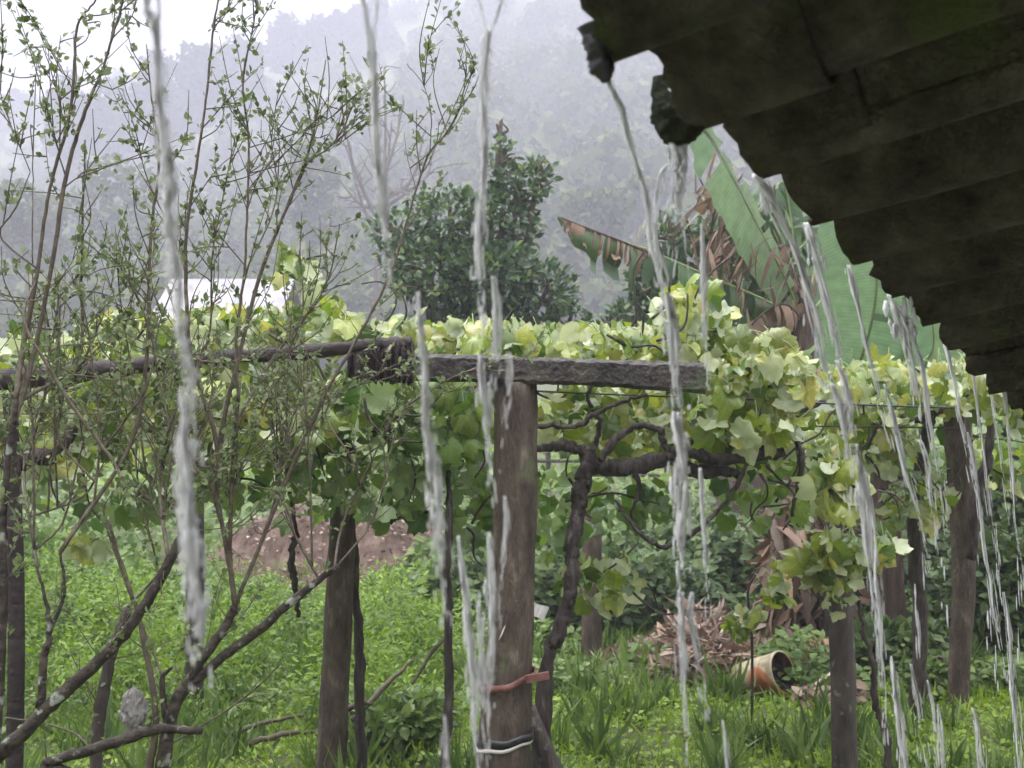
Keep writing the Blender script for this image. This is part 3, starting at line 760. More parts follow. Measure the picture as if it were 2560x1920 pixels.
def banana():
    base = P(2010, 960, 8.6)
    root = empty("banana_plant", (base[0], 8.6, 0))
    m = MB(); m.tube(catmull([(base[0], 8.6, -.05), (base[0] - .03, 8.6, 1.0), (base[0] - .02, 8.6, 2.1), (base[0], 8.6, 2.5)], 6), [.13, .115, .09, .05], 12); m.build("pseudostem", M["stem_brown"], root)
    top = (2005, 800, 8.6)
    L1 = dict(parent=root)
    banana_leaf(root, PP([top, (1960, 690, 8.4), (1885, 545, 8.1), (1800, 385, 7.8), (1730, 270, 7.6)]), .25, "banana_leaf", tear=.07, hang=(.05, .4), face=(.35, -.95, .25), seed=1, side=(1, .45), label="wide pale green leaf rising under the eave")
    banana_leaf(root, PP([(2040, 1000, 8.3), (2130, 940, 8.0), (2180, 800, 7.6), (2190, 660, 7.4), (2150, 520, 7.3), (2090, 420, 7.3)]), .36, "banana_leaf", tear=.06, hang=(.02, .35), face=(-.15, -1, .15), seed=2, label="broad upright pale leaf behind the falling streams")
    banana_leaf(root, PP([(2080, 980, 8.3), (2250, 960, 8.0), (2330, 880, 7.8), (2325, 780, 7.7), (2290, 730, 7.7)]), .24, "banana_leaf", hang=(.1, .3), face=(.1, -1, .3), seed=3)
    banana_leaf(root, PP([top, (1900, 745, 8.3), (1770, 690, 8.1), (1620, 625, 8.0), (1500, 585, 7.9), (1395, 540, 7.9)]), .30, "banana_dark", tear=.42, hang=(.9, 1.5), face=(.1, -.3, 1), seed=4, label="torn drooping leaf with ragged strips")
    banana_leaf(root, PP([(1640, 640, 7.97), (1560, 606, 7.92), (1480, 575, 7.88), (1402, 543, 7.88)]), .27, "banana_dead", tear=.5, hang=(1.2, 1.55), face=(0, -.3, 1), seed=5, thick=.01, side=(.9, .6), label="brown withered strips at the torn leaf's end")
    banana_leaf(root, PP([top, (1930, 620, 8.5), (1850, 520, 8.4), (1775, 470, 8.3), (1735, 520, 8.3)]), .22, "banana_dead", tear=.35, hang=(.9, 1.45), face=(.2, -.6, 1), seed=6, label="dead brown leaf hanging beside the pale one")
    banana_leaf(root, PP([top, (1930, 660, 8.4), (1870, 600, 8.3), (1820, 610, 8.2), (1790, 680, 8.2)]), .2, "banana_dead", tear=.4, hang=(.8, 1.4), face=(.2, -.7, .8), seed=7)
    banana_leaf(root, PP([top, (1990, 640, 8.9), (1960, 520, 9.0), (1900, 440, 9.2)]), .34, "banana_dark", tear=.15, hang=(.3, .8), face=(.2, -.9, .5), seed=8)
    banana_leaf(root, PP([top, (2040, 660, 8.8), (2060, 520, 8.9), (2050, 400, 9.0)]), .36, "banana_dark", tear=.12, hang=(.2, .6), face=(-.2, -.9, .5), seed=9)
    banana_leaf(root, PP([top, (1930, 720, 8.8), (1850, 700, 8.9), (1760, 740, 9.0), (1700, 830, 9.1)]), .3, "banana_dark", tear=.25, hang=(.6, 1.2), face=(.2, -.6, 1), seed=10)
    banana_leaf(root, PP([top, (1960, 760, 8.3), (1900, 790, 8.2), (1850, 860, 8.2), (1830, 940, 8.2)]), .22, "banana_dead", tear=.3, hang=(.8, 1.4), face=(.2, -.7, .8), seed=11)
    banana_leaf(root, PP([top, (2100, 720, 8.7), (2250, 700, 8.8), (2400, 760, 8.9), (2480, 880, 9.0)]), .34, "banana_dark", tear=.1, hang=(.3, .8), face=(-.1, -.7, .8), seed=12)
    n = 150
    px = np.concatenate([rng.normal(1800, 55, n // 2), rng.normal(1900, 70, n - n // 2)]); py = np.concatenate([rng.normal(540, 70, n // 2), rng.normal(690, 80, n - n // 2)]); dd = rng.uniform(8.0, 8.5, n)
    pos = np.stack([(px - 1280) / F * dd, dd, CAMZ + (960 - py) / F * dd], -1)
    leaves("withered_strips", [tmpl_ellipse(.07, .5, .3, 4), tmpl_ellipse(.11, .3, .5, 4)], pos, rng.normal(0, .45, (n, 3)) + [-.25, 0, -.9], rng.normal(0, .7, (n, 3)) + [0, -1, .2], rng.uniform(.08, .30, n), M["dry_leaf"], root)
    for j in range(9):
        x1 = rng.uniform(1800, 2060); y1 = rng.uniform(480, 720); sgn = -1 if rng.random() < .7 else 1
        banana_leaf(root, PP([top, (.5 * (2005 + x1), min(y1, 760) - 20, 8.6), (x1, y1, 8.55), (x1 + sgn * 45, y1 + 60, 8.5), (x1 + sgn * 70, y1 + 190, 8.5)]), rng.uniform(.14, .24), "banana_dark" if j % 3 else "banana_dead", tear=.35, hang=(.6, 1.4), face=(.2 * sgn, -.8, .7), seed=40 + j, thick=.007)
    tag(root, "banana plant with torn and withered leaves under the eave", "banana plant")
    # an old cut stem beside it
    b2 = P(2215, 960, 7.6)
    r2 = empty("withered_banana", (b2[0], 7.6, 0))
    m = MB(); m.tube(catmull([(b2[0] + .03, 7.6, -.05), (b2[0], 7.6, .7), (b2[0] - .01, 7.6, 1.2), (b2[0] - .04, 7.55, 1.62)], 6), [.12, .10, .085, .06], 12); m.build("pseudostem", M["stem_brown"], r2)
    banana_leaf(r2, [(b2[0] - .03, 7.52, 1.58), (b2[0] - .1, 7.45, 1.66), (b2[0] - .22, 7.4, 1.35), (b2[0] - .24, 7.4, .95)], .15, "banana_dead", tear=.4, hang=(.4, 1.2), face=(-.3, -1, .3), seed=21)
    banana_leaf(r2, [(b2[0] - .03, 7.52, 1.55), (b2[0] + .06, 7.45, 1.6), (b2[0] + .12, 7.4, 1.3), (b2[0] + .1, 7.38, .8)], .13, "banana_dead", tear=.4, hang=(.4, 1.2), face=(.3, -1, .3), seed=22)
    tag(r2, "brown withered banana stem beside the grey post near the eave's far end", "banana stem")
banana()

# ------------------------------------------------------------------ ground cover
BLADE = (np.array([(0, -.05, 0), (0, .05, 0), (.55, .035, .05), (.55, -.035, .05), (1, 0, -.08)], float), np.array([(0, 2, 1), (0, 3, 2), (3, 4, 2)]))
def lawn():
    n = 46000
    y = 4.6 + 4.2 * rng.uniform(0, 1, n) ** .8; x = rng.uniform(-.5, .5, n) * (y + .6)
    z = ground_z(x, y) + rng.uniform(0, .05, n) + .03 * (smooth_noise(x * 4, y * 4, 41) > .2)
    k = int(n * .62)
    leaves("grass", [tmpl_ellipse(.75, .2, .2, 2)], np.stack([x, y, z], -1)[:k], rng.normal(0, 1, (k, 3)) * [1, 1, .4], rng.normal(0, .45, (k, 3)) + [0, -.3, 1], rng.uniform(.022, .042, k), M["lawn_leaf"])
    q = n - k
    o = leaves("grass", [BLADE], np.stack([x, y, z - .01], -1)[k:], rng.normal(0, .5, (q, 3)) + [0, 0, 1], rng.normal(0, 1, (q, 3)), rng.uniform(.05, .11, q), M["lawn_leaf"])
lawn()
def tufts():
    k = 260; n = 26
    y = rng.uniform(4.9, 8.8, k); x = rng.uniform(-.5, .5, k) * (y + .4)
    X = np.repeat(x, n) + rng.normal(0, .035, k * n); Y = np.repeat(y, n) + rng.normal(0, .035, k * n)
    tip = rng.normal(0, .45, (k * n, 3)) + [0, 0, 1]
    leaves("grass", [BLADE, (BLADE[0] * [1, .7, 1.6], BLADE[1])], np.stack([X, Y, ground_z(X, Y)], -1), tip, rng.normal(0, 1, (k * n, 3)), np.repeat(rng.uniform(.12, .34, k), n) * rng.uniform(.6, 1.1, k * n), M["weed_leaf"])
tufts()

def weeds(name, n, xr, yr, hfun, mat, leaf, tm, seed, flat=.4):
    h0 = hfun
    hfun = lambda x, y: h0(x, y) * (1 + .8 * smooth_noise(x * 7, y * 7, seed + 70, 2))
    y = rng.uniform(*yr, n)
    x = rng.uniform(0, 1, n); x = (xr[0] + (xr[1] - xr[0]) * x)
    x = (x - 1280) / F * y
    h = np.clip(hfun(x, y), 0, None)
    keep = h > .03
    x, y, h = x[keep], y[keep], h[keep]; k = len(x)
    z = ground_z(x, y) + h * (1 - rng.uniform(0, 1, k) ** 1.8 * .9)
    tip = rng.normal(0, 1, (k, 3)) * [1, 1, .5] + [0, -.2, .15]
    nr = rng.normal(0, flat, (k, 3)) + [0, -.45, 1]
    o = leaves(name, tm, np.stack([x, y, z], -1), tip, nr, rng.uniform(.7, 1.3, k) * leaf, M[mat])
    return o
E1 = [tmpl_ellipse(.55, .25, .2), tmpl_ellipse(.7, .15, .3)]
E2 = [tmpl_ellipse(.3, .2, .3), tmpl_ellipse(.38, .2, .1)]
# bright feathery weeds on the left, a bluish leafy bank behind them
weeds("undergrowth", 9000, (-350, 1180), (6.3, 8.6), lambda x, y: .10 + .1 * smooth_noise(x * 2.1, y * 2.1, 51), "weed_leaf", .05, E2, 1)
def ferns():
    blobs = []
    for _ in range(95):
        y = rng.uniform(6.1, 8.7); x = (rng.uniform(-320, 1180) - 1280) / F * y; h = rng.uniform(.2, .75) * (1.0 if y > 6.8 else .7); w = rng.uniform(.12, .34)
        blobs.append(((x, y, h * .45), (w, w, h * .6)))
    n = 42000
    p, dn = crown_points(n, blobs); p[:, 2] = np.clip(p[:, 2], .01, None)
    leaves("undergrowth", E2, p, dn * [1, 1, .4] + rng.normal(0, .5, (n, 3)), rng.normal(0, .4, (n, 3)) + dn * .6 + [0, 0, .7], rng.uniform(.02, .055, n), M["fern_leaf"])
ferns()
weeds("undergrowth", 15000, (-350, 1500), (8.6, 10.2), lambda x, y: .17 + .12 * smooth_noise(x * 1.8, y * 1.8, 52) + .28 * np.clip((x + 1.0) / .5, 0, 1), "weed_leaf", .085, E1, 2)
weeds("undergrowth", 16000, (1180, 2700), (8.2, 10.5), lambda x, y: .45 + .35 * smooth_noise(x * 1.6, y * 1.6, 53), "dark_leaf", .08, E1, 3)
weeds("undergrowth", 9000, (1250, 2700), (6.8, 8.2), lambda x, y: .10 + .2 * np.clip(smooth_noise(x * 2.6, y * 2.6, 54), -.3, 1) + .12 * np.clip((x - 1.6) / .8, 0, 1), "weed_leaf", .055, E1, 4)
weeds("undergrowth", 12000, (-400, 2900), (11.8, 19), lambda x, y: .22 + .2 * smooth_noise(x * .8, y * .8, 55), "weed_leaf", .11, E1, 5)
weeds("undergrowth", 9000, (-600, 3100), (19, 70), lambda x, y: .25 + .25 * smooth_noise(x * .4, y * .4, 56), "fern_leaf", .3, E1, 6)

def bush(label, cx, top, d, rx, n, mat="dark_leaf", leaf=.08):
    b = P(cx, 960, d); s = d / F
    zt = CAMZ + (960 - top) * s
    root = empty("leafy_bush", (b[0], d, 0))
    R = rx * s
    blobs = [((b[0], d, zt * .5), (R, R * .8, zt * .5))] + [((b[0] + rng.uniform(-.8, .8) * R, d + rng.uniform(-.5, .3) * R, zt * rng.uniform(.35, .85)), (R * rng.uniform(.3, .55),) * 2 + (zt * rng.uniform(.14, .26),)) for _ in range(6)]
    p, dn = crown_points(n, blobs); p[:, 2] = np.clip(p[:, 2], .03, None)
    leaves("foliage", E1, p, dn + rng.normal(0, .8, (n, 3)), rng.normal(0, .6, (n, 3)) + [0, -.4, .9], rng.uniform(.6, 1.3, n) * leaf, M[mat], root)
    for k in range(6):
        e = np.array([b[0] + rng.uniform(-.7, .7) * R, d + rng.uniform(-.4, .4) * R, zt * rng.uniform(.6, .9)])
        q = MB(); q.tube(catmull([(b[0] + rng.normal(0, .04), d, -.02), (e + [b[0], d, 0]) / 2 + rng.normal(0, .05, 3), e], 4), [.02, .013, .005], 5); q.build("stem", M["twig"], root)
    tag(root, label, "bush", "dark bushes behind the vine")
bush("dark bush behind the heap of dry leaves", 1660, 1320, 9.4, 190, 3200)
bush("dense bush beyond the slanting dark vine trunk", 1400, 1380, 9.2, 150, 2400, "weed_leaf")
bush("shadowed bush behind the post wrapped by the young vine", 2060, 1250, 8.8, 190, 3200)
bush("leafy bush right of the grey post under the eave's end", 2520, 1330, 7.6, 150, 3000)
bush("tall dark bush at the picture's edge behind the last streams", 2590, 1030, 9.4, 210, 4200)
bush("dark bush filling the gap behind the withered banana stem", 2330, 1130, 9.8, 200, 3800)
bush("bush of rounded bluish leaves at the foot of the thin middle post", 960, 1745, 5.9, 150, 2200, "weed_leaf", .06)
bush("ragged bush at the edge of the lawn behind the post with the sprouting vine", 2230, 1560, 7.3, 130, 2200)
bush("bushy weeds left of the soil heap", 80, 1330, 10.4, 260, 3600, "weed_leaf", .09)
bush("small bush beside the grey post's foot", 2350, 1650, 6.9, 90, 1300, "weed_leaf", .05)

# ------------------------------------------------------------------ pergola posts and beams
def post(label, pix, d, w, mat="post", sides=10, name="pergola_post"):
    """pix: points down the post's middle; w: widths in metres from top to bottom; last point is extended to the ground."""
    pts = [P(x, y, d) for x, y in pix]
    gz = float(ground_z(pts[-1][0], d))
    if pts[-1][2] > gz: pts.append(pts[-1] + (pts[-1] - pts[-2]) * (pts[-1][2] - gz + .05) / max(1e-3, pts[-2][2] - pts[-1][2]))
    root = empty(name, (pts[-1][0], d, gz))
    c = catmull(pts, 8)
    m = MB()
    n = 8
    r = np.interp(np.linspace(0, 1, len(c)), np.linspace(0, 1, len(w)), np.array(w) / 2 * 1.12)
    lump = np.array([[1.0 + (.06 if j % 2 == 0 else -.05) + .03 * math.sin(i * .7 + j * 2.1) + rng.normal(0, .012) for j in range(n)] for i in range(len(c))])
    V, Fs = tube(c, r, n, True, lump); m.add(V, Fs)
    o = m.build("shaft", M[mat], root)
    tag(root, label, "post", "concrete pergola posts")
    return root, c, r

main, mc, mr = post("thick main post under the end of the beam, with a red strap", [(1287, 955), (1290, 1150), (1283, 1400), (1272, 1650), (1262, 1830), (1258, 1980)], 4.2, [.125, .126, .128, .145, .16, .14], "post")
def ring_on(root, c, r, y, d, h, mat, name, tilt=0.0, out=.006, span=(0, 2 * math.pi)):
    """A band round the post at pixel row y."""
    z = CAMZ + (960 - y) / F * d
    k = int(np.argmin(np.abs(c[:, 2] - z))); cc = c[k]; R = r[k] * 1.04 + out
    m = MB(); n = 28; V = []; Fs = []
    a = np.linspace(span[0], span[1], n)
    for q in a:
        for zz in (-h / 2, h / 2):
            for rr in (R, R + .006):
                V.append((cc[0] + rr * math.cos(q), cc[1] + rr * math.sin(q), z + zz + tilt * math.cos(q) * R + .004 * math.sin(q * 5)))
    for i in range(n - 1):
        b = 4 * i; e = b + 4
        Fs += [(b + 1, e + 1, e + 3, b + 3), (b, b + 2, e + 2, e), (b + 2, b + 3, e + 3, e + 2), (b, e, e + 1, b + 1)]
    Fs += [(0, 1, 3, 2), (4 * n - 4, 4 * n - 2, 4 * n - 1, 4 * n - 3)]
    m.add(V, Fs)
    return m.build(name, M[mat], root)
st = ring_on(main, mc, mr, 1700, 4.2, .022, "strap", "strap", tilt=.30, out=.010)
st["label"] = "faded red strap tied round the post"
k = MB(); b = P(1343, 1693, 4.12); k.box(b, (.08, .016, .024), [[.98, 0, -.18], [0, 1, 0], [.18, 0, .98]]); k.build("strap_end", M["strap"], main, False)
rb = ring_on(main, mc, mr, 1840, 4.2, .026, "rubber", "rubber_band", tilt=.12, out=.004)
rb2 = ring_on(main, mc, mr, 1856, 4.2, .012, "pale", "cord", tilt=.2, out=.003)
def chip(pix, d, w, mat):
    q = MB(); q.tube(catmull([P(x, y, d) for x, y in pix], 5), [w * .5, w, w * .6], 6); return q.build("scar", M[mat], main)
chip([(1291, 1500), (1272, 1545), (1248, 1600)], 4.135, .004, "pale")
# slanting prop at the foot of the main post
pr = empty("post_prop", tuple(P(1400, 1960, 4.35)))
limb("pole", [(1318, 1770), (1345, 1840), (1400, 1960), (1440, 2040)], 4.35, [.03, .036, .04, .045], M["post_dark"], pr, n=8)
q = P(1440, 2040, 4.35); 
limb("foot", None, None, [.045, .05], M["post_dark"], pr, n=8, world=[q, q + np.array([.22, 0, -q[2] - .03])])
tag(pr, "short mossy prop leaning against the foot of the main post", "prop")

post("thin middle post of worn concrete behind the shrub twigs", [(868, 1120), (858, 1300), (848, 1500), (838, 1700), (828, 1900), (824, 1985)], 5.2, [.085, .094, .10, .105, .108, .108], "post")
post("dark post with lichen behind the sprouting young vine", [(2100, 1400), (2105, 1600), (2110, 1800), (2112, 1960)], 5.3, [.09, .092, .094, .096], "post_dark")
post("grey post near the far end of the eave", [(2392, 1020), (2402, 1200), (2410, 1450), (2402, 1600), (2394, 1780)], 6.6, [.13, .12, .11, .10, .095], "post")
post("short faded post standing in the bushes beyond the main post", [(1478, 1270), (1480, 1450), (1478, 1660)], 7.75, [.10, .11, .11], "post")
post("distant post half hidden by twigs beside the widest waterfall", [(488, 1000), (488, 1300), (486, 1640), (484, 1800)], 6.4, [.08, .08, .085, .085], "post_dark")
post("brown post in the shade left of the grey one", [(2075, 1080), (2080, 1300), (2084, 1680)], 7.6, [.09, .095, .10], "post_dark")

def beam(name, label, corners, depth, mat, d, seed, cat="beam", nseg=46, rough=.0018):
    """corners: list of (x, ytop, ybottom, d) along the beam; an uneven squared beam of given thickness."""
    r = np.random.default_rng(seed)
    K = np.array(corners, dtype=float)
    t = np.linspace(0, 1, len(K)); s = np.linspace(0, 1, nseg)
    X = [np.interp(s, t, K[:, i]) for i in range(4)]
    V, Fs = [], []
    for i in range(nseg):
        a = P(X[0][i], X[1][i], X[3][i]); b_ = P(X[0][i], X[2][i], X[3][i])
        e = .012
        prof = [a + [0, 0, -e], a + [0, e, 0], a + [0, depth - e, 0], a + [0, depth, -e], b_ + [0, depth, e], b_ + [0, depth - e, 0], b_ + [0, e, 0], b_ + [0, 0, e]]
        V += [p + r.normal(0, rough, 3) * [0, 1, 1] for p in prof]
    for i in range(nseg - 1):
        for j in range(8):
            Fs.append((i * 8 + j, (i + 1) * 8 + j, (i + 1) * 8 + (j + 1) % 8, i * 8 + (j + 1) % 8))
    Fs += [tuple(range(7, -1, -1))[::-1], tuple((nseg - 1) * 8 + j for j in range(7, -1, -1))]
    m = MB(); m.add(V, Fs)
    o = m.build(name, M[mat], None, False)
    tag(o, label, cat)
    return o
beam("pergola_beam", "squared wet beam resting on the main post, its top edge bright", [(1035, 884, 952, 4.12), (1290, 890, 958, 4.13), (1520, 899, 966, 4.13), (1766, 908, 984, 4.15)], .11, "beam", 4.13, 3)
beam("pergola_beam", "rough dark beam butting against the squared one, twigs across it", [(868, 884, 940, 4.10), (950, 872, 950, 4.11), (1032, 858, 956, 4.12)], .10, "log", 4.1, 4, rough=.008)
lg, _ = limb("pergola_log", [(1030, 858), (930, 862), (780, 878), (640, 890), (480, 902), (300, 920), (130, 938), (0, 950), (-200, 970)], [4.16, 4.14, 4.1, 4.05, 4.0, 3.95, 3.9, 3.85, 3.75], [.022, .022, .023, .024, .026, .029, .033, .036], M["log"], None, n=11, per=12, wob=.002, gnarl=.08)
tag(lg, "long dark rough log running along the vine's left side", "log", None)
for (x, lab) in ((25, "slim dark support under the log at the picture's edge"),):
    pt = P(x, 985 if x > 0 else 1000, 3.86 if x > 0 else 3.76)
    rt = empty("log_support", (pt[0], pt[1], 0))
    q = MB(); q.tube(catmull([(pt[0], pt[1], -.03), (pt[0] + .02, pt[1], 1.0), tuple(pt)], 6), [.03, .027, .024], 8); q.build("pole", M["log"], rt)
    tag(rt, lab, "post")
beam("pergola_beam", "far mossy beam on the grey post near the eave's end", [(2170, 1000, 1036, 6.5), (2280, 996, 1030, 6.5), (2410, 990, 1050, 6.52)], .12, "beam", 6.5, 5)
rp_, _ = limb("rusty_pipe", [(1940, 940), (2040, 938), (2150, 942), (2260, 950), (2400, 975)], 6.9, [.03, .032, .03, .03], M["rust"], None, n=8)
tag(rp_, "rusty red-brown pipe lying across the vine wires", "pipe")
for i, (pix, d, lab) in enumerate([([(1290, 975), (1500, 985), (1840, 998), (2100, 1010), (2400, 1020)], 4.9, "thin dark wire carrying the vine at beam height"),
                            ([(0, 1040), (400, 1030), (860, 1030), (1290, 1040), (1700, 1060), (2400, 1070)], 5.6, "lower trellis wire running through the leaves")]):
    w_, _ = limb("trellis_wire", pix, d, [.004, .004], M["rubber"], None, n=5)
    tag(w_, lab, "wire", "trellis wires")

# ------------------------------------------------------------------ grape vines
GT = [tmpl_grape(26, s, True, rng.uniform(.0, .7), rng.uniform(-.4, .8), rng.uniform(.06, .18)) for s in range(8)]
GL = [tmpl_grape(14, s + 20, False, rng.uniform(.0, .45), rng.uniform(-.2, .6), .09) for s in range(5)]
for V_, _ in GT + GL: V_ /= .95
GMESH = {}
def grape_mesh(k, mat):
    if (k, mat) not in GMESH:
        V, Fs = GT[k]
        me = np_mesh("grape_leaf", V, Fs, V[Fs][:, :, :2]); me.materials.append(M[mat]); GMESH[(k, mat)] = me
    return GMESH[(k, mat)]

from mathutils import Matrix
def vine_leaves(root, blobs, singles=300, mat="vine_leaf", deep="vine_leaf_deep", shoots=34):
    """blobs: (cx, cy, rx, ry, d0, d1, n, size). The leaves that show largest become objects of their own."""
    pos, size, mt = [], [], []
    for cx, cyy, rx, ry, d0, d1, n, sz, mk in blobs:
        n = int(n * (1.3 if mk == 0 else .6)); sz = sz * .70; d1 = d0 + (d1 - d0) * .75
        a = rng.uniform(0, 6.283, n); rr = np.sqrt(rng.uniform(0, 1, n))
        px = cx + rx * rr * np.cos(a); py = cyy + ry * rr * np.sin(a); d = rng.uniform(d0, d1, n)
        pos.append(np.stack([(px - 1280) / F * d, d, CAMZ + (960 - py) / F * d], -1)); size.append(sz * rng.uniform(.45, 1.35, n)); mt.append(np.full(n, mk))
    pos = np.vstack(pos); size = np.concatenate(size); mt = np.concatenate(mt); N = len(pos)
    tip = unit(rng.normal(0, .8, (N, 3)) + [.25, -.3, -.75])
    nrm = rng.normal(0, .55, (N, 3)) + [0, -.55, .55]
    flip = rng.random(N) < .28; nrm[flip] = rng.normal(0, .5, (int(flip.sum()), 3)) + [-.3, .75, -.1]
    sx = 1280 + pos[:, 0] / pos[:, 1] * F; sy = 960 - (pos[:, 2] - CAMZ) / pos[:, 1] * F
    infr = (sx > -20) & (sx < 2580) & (sy > 0) & (sy < 1920)
    app = np.where(infr, size / pos[:, 1], 0) * np.exp(-(pos[:, 1] - 4.0) * .5)
    order = np.argsort(-app)
    big = order[:singles]; rest = order[singles:]
    for i in big:
        t = tip[i]; n_ = unit(nrm[i] - t * nrm[i].dot(t)); b = np.cross(n_, t)
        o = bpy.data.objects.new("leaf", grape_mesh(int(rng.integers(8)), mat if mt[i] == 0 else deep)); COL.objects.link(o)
        o.parent = root
        R = np.column_stack([t, b, n_]) * size[i]
        p = pos[i] - np.array(root.location)
        o.matrix_local = Matrix([[R[0, 0], R[0, 1], R[0, 2], p[0]], [R[1, 0], R[1, 1], R[1, 2], p[1]], [R[2, 0], R[2, 1], R[2, 2], p[2]], [0, 0, 0, 1]])
    for mk, mm in ((0, mat), (1, deep)):
        r_ = rest[mt[rest] == mk]
        if len(r_): leaves("leaves", GL, pos[r_], tip[r_], nrm[r_], size[r_], M[mm], root)
    # thin bare shoots tangled among the leaves
    for _ in range(shoots):
        cx, cyy, rx, ry, d0, d1, n, sz, mk = blobs[int(rng.integers(len(blobs)))]
        x0 = cx + rng.uniform(-1, 1) * rx; y0 = cyy + rng.uniform(-.8, .8) * ry; dd = rng.uniform(d0, d0 + (d1 - d0) * .5); a = rng.uniform(-1.2, 1.2); l = rng.uniform(90, 260)
        pix = [(x0, y0)]
        for j in range(4):
            a += rng.normal(0, .5); pix.append((pix[-1][0] + l / 4 * math.cos(a), pix[-1][1] + l / 4 * math.sin(a)))
        limb("shoot", pix, dd, [.0055, .0045, .003], M["vine_wood"], root, n=4, per=4)
    # leaf stalks for the single leaves
    q = MB()
    for i in big[: 220]:
        e = pos[i]; s_ = e - tip[i] * size[i] * .6 + [rng.normal(0, .02), .03, .03]
        V, Fs = tube(np.array([s_, (s_ + e) / 2 + [0, 0, .01], e + tip[i] * size[i] * .1]), [.0022, .002, .0018], 4, False); q.add(V, Fs)
    if q.v:
        o = q.build("stalks", M["midrib"], root); o["kind"] = "stuff"

# central vine
V1 = empty("grape_vine", (P(1345, 0, 4.7)[0], 4.7, 0))
limb("trunk", None, None, [.036, .029, .025, .025, .027, .029, .035, .024], M["vine_wood"], V1, n=11, per=12, wob=.003, gnarl=.14,
     world=[(P(1345, 0, 4.7)[0], 4.7, -.03), P(1365, 1690, 4.7), P(1400, 1570, 4.7), P(1428, 1470, 4.72), P(1432, 1370, 4.75), P(1446, 1270, 4.8), P(1460, 1190, 4.8), P(1478, 1120, 4.8)])
for pix, d, r_ in [([(1470, 1165), (1560, 1168), (1650, 1150), (1720, 1130), (1800, 1150), (1890, 1140), (1960, 1130)], 4.85, [.036, .032, .024, .024, .02]),
                   ([(1465, 1130), (1400, 1115), (1330, 1120), (1240, 1100), (1130, 1080)], 4.8, [.022, .018, .014, .01]),
                   ([(1500, 1150), (1545, 1090), (1610, 1065), (1650, 1078), (1662, 1120), (1700, 1130)], 4.75, [.018, .014, .013, .012]),
                   ([(1340, 1062), (1440, 1066), (1480, 1040), (1540, 1010), (1620, 985)], 4.7, [.010, .010, .008, .006]),
                   ([(1540, 1250), (1570, 1300), (1640, 1362), (1690, 1358), (1760, 1310), (1830, 1230), (1870, 1160)], 4.7, [.006, .009, .010, .009, .008]),
                   ([(1700, 1120), (1780, 1090), (1850, 1045), (1905, 1030), (1965, 1062), (2000, 1120), (1998, 1200), (1980, 1290)], 4.9, [.018, .016, .014, .012, .01]),
                   ([(1890, 1140), (1940, 1090), (1990, 1040), (2060, 1000)], 4.95, [.014, .011, .008]),
                   ([(1660, 1140), (1735, 1180), (1800, 1175), (1850, 1190)], 4.9, [.022, .03, .014]),
                   ([(1480, 1130), (1500, 1060), (1470, 1000), (1480, 960)], 4.85, [.012, .008, .006]),
                   ([(1560, 1165), (1600, 1210), (1580, 1290), (1610, 1340)], 4.85, [.012, .008, .005]),
                   ([(1720, 1125), (1760, 1070), (1740, 1000), (1790, 940)], 5.0, [.012, .009, .006]),
                   ([(1150, 1080), (1060, 1060), (960, 1080), (900, 1060)], 4.8, [.012, .009, .006])]:
    limb("cane", pix, d, r_, M["vine_wood"], V1, n=8, per=8, wob=.003, gnarl=.12)
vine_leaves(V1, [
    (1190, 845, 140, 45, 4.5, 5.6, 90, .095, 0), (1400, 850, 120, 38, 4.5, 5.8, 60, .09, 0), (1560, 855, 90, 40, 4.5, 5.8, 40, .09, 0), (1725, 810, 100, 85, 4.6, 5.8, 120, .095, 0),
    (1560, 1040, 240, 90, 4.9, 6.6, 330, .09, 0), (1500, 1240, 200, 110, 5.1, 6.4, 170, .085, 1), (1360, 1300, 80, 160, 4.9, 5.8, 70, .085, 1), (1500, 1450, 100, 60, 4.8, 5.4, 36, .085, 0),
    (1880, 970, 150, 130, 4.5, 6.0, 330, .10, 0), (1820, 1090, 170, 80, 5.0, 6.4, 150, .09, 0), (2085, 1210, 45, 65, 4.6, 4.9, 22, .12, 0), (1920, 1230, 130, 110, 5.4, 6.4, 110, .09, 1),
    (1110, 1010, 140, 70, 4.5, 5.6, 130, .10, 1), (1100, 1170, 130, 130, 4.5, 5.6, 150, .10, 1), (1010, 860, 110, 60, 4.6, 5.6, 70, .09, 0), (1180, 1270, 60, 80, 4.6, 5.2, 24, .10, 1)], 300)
tag(V1, "grape vine with a thick dark trunk right of the main post", "grape vine", "grape vines on the pergola")

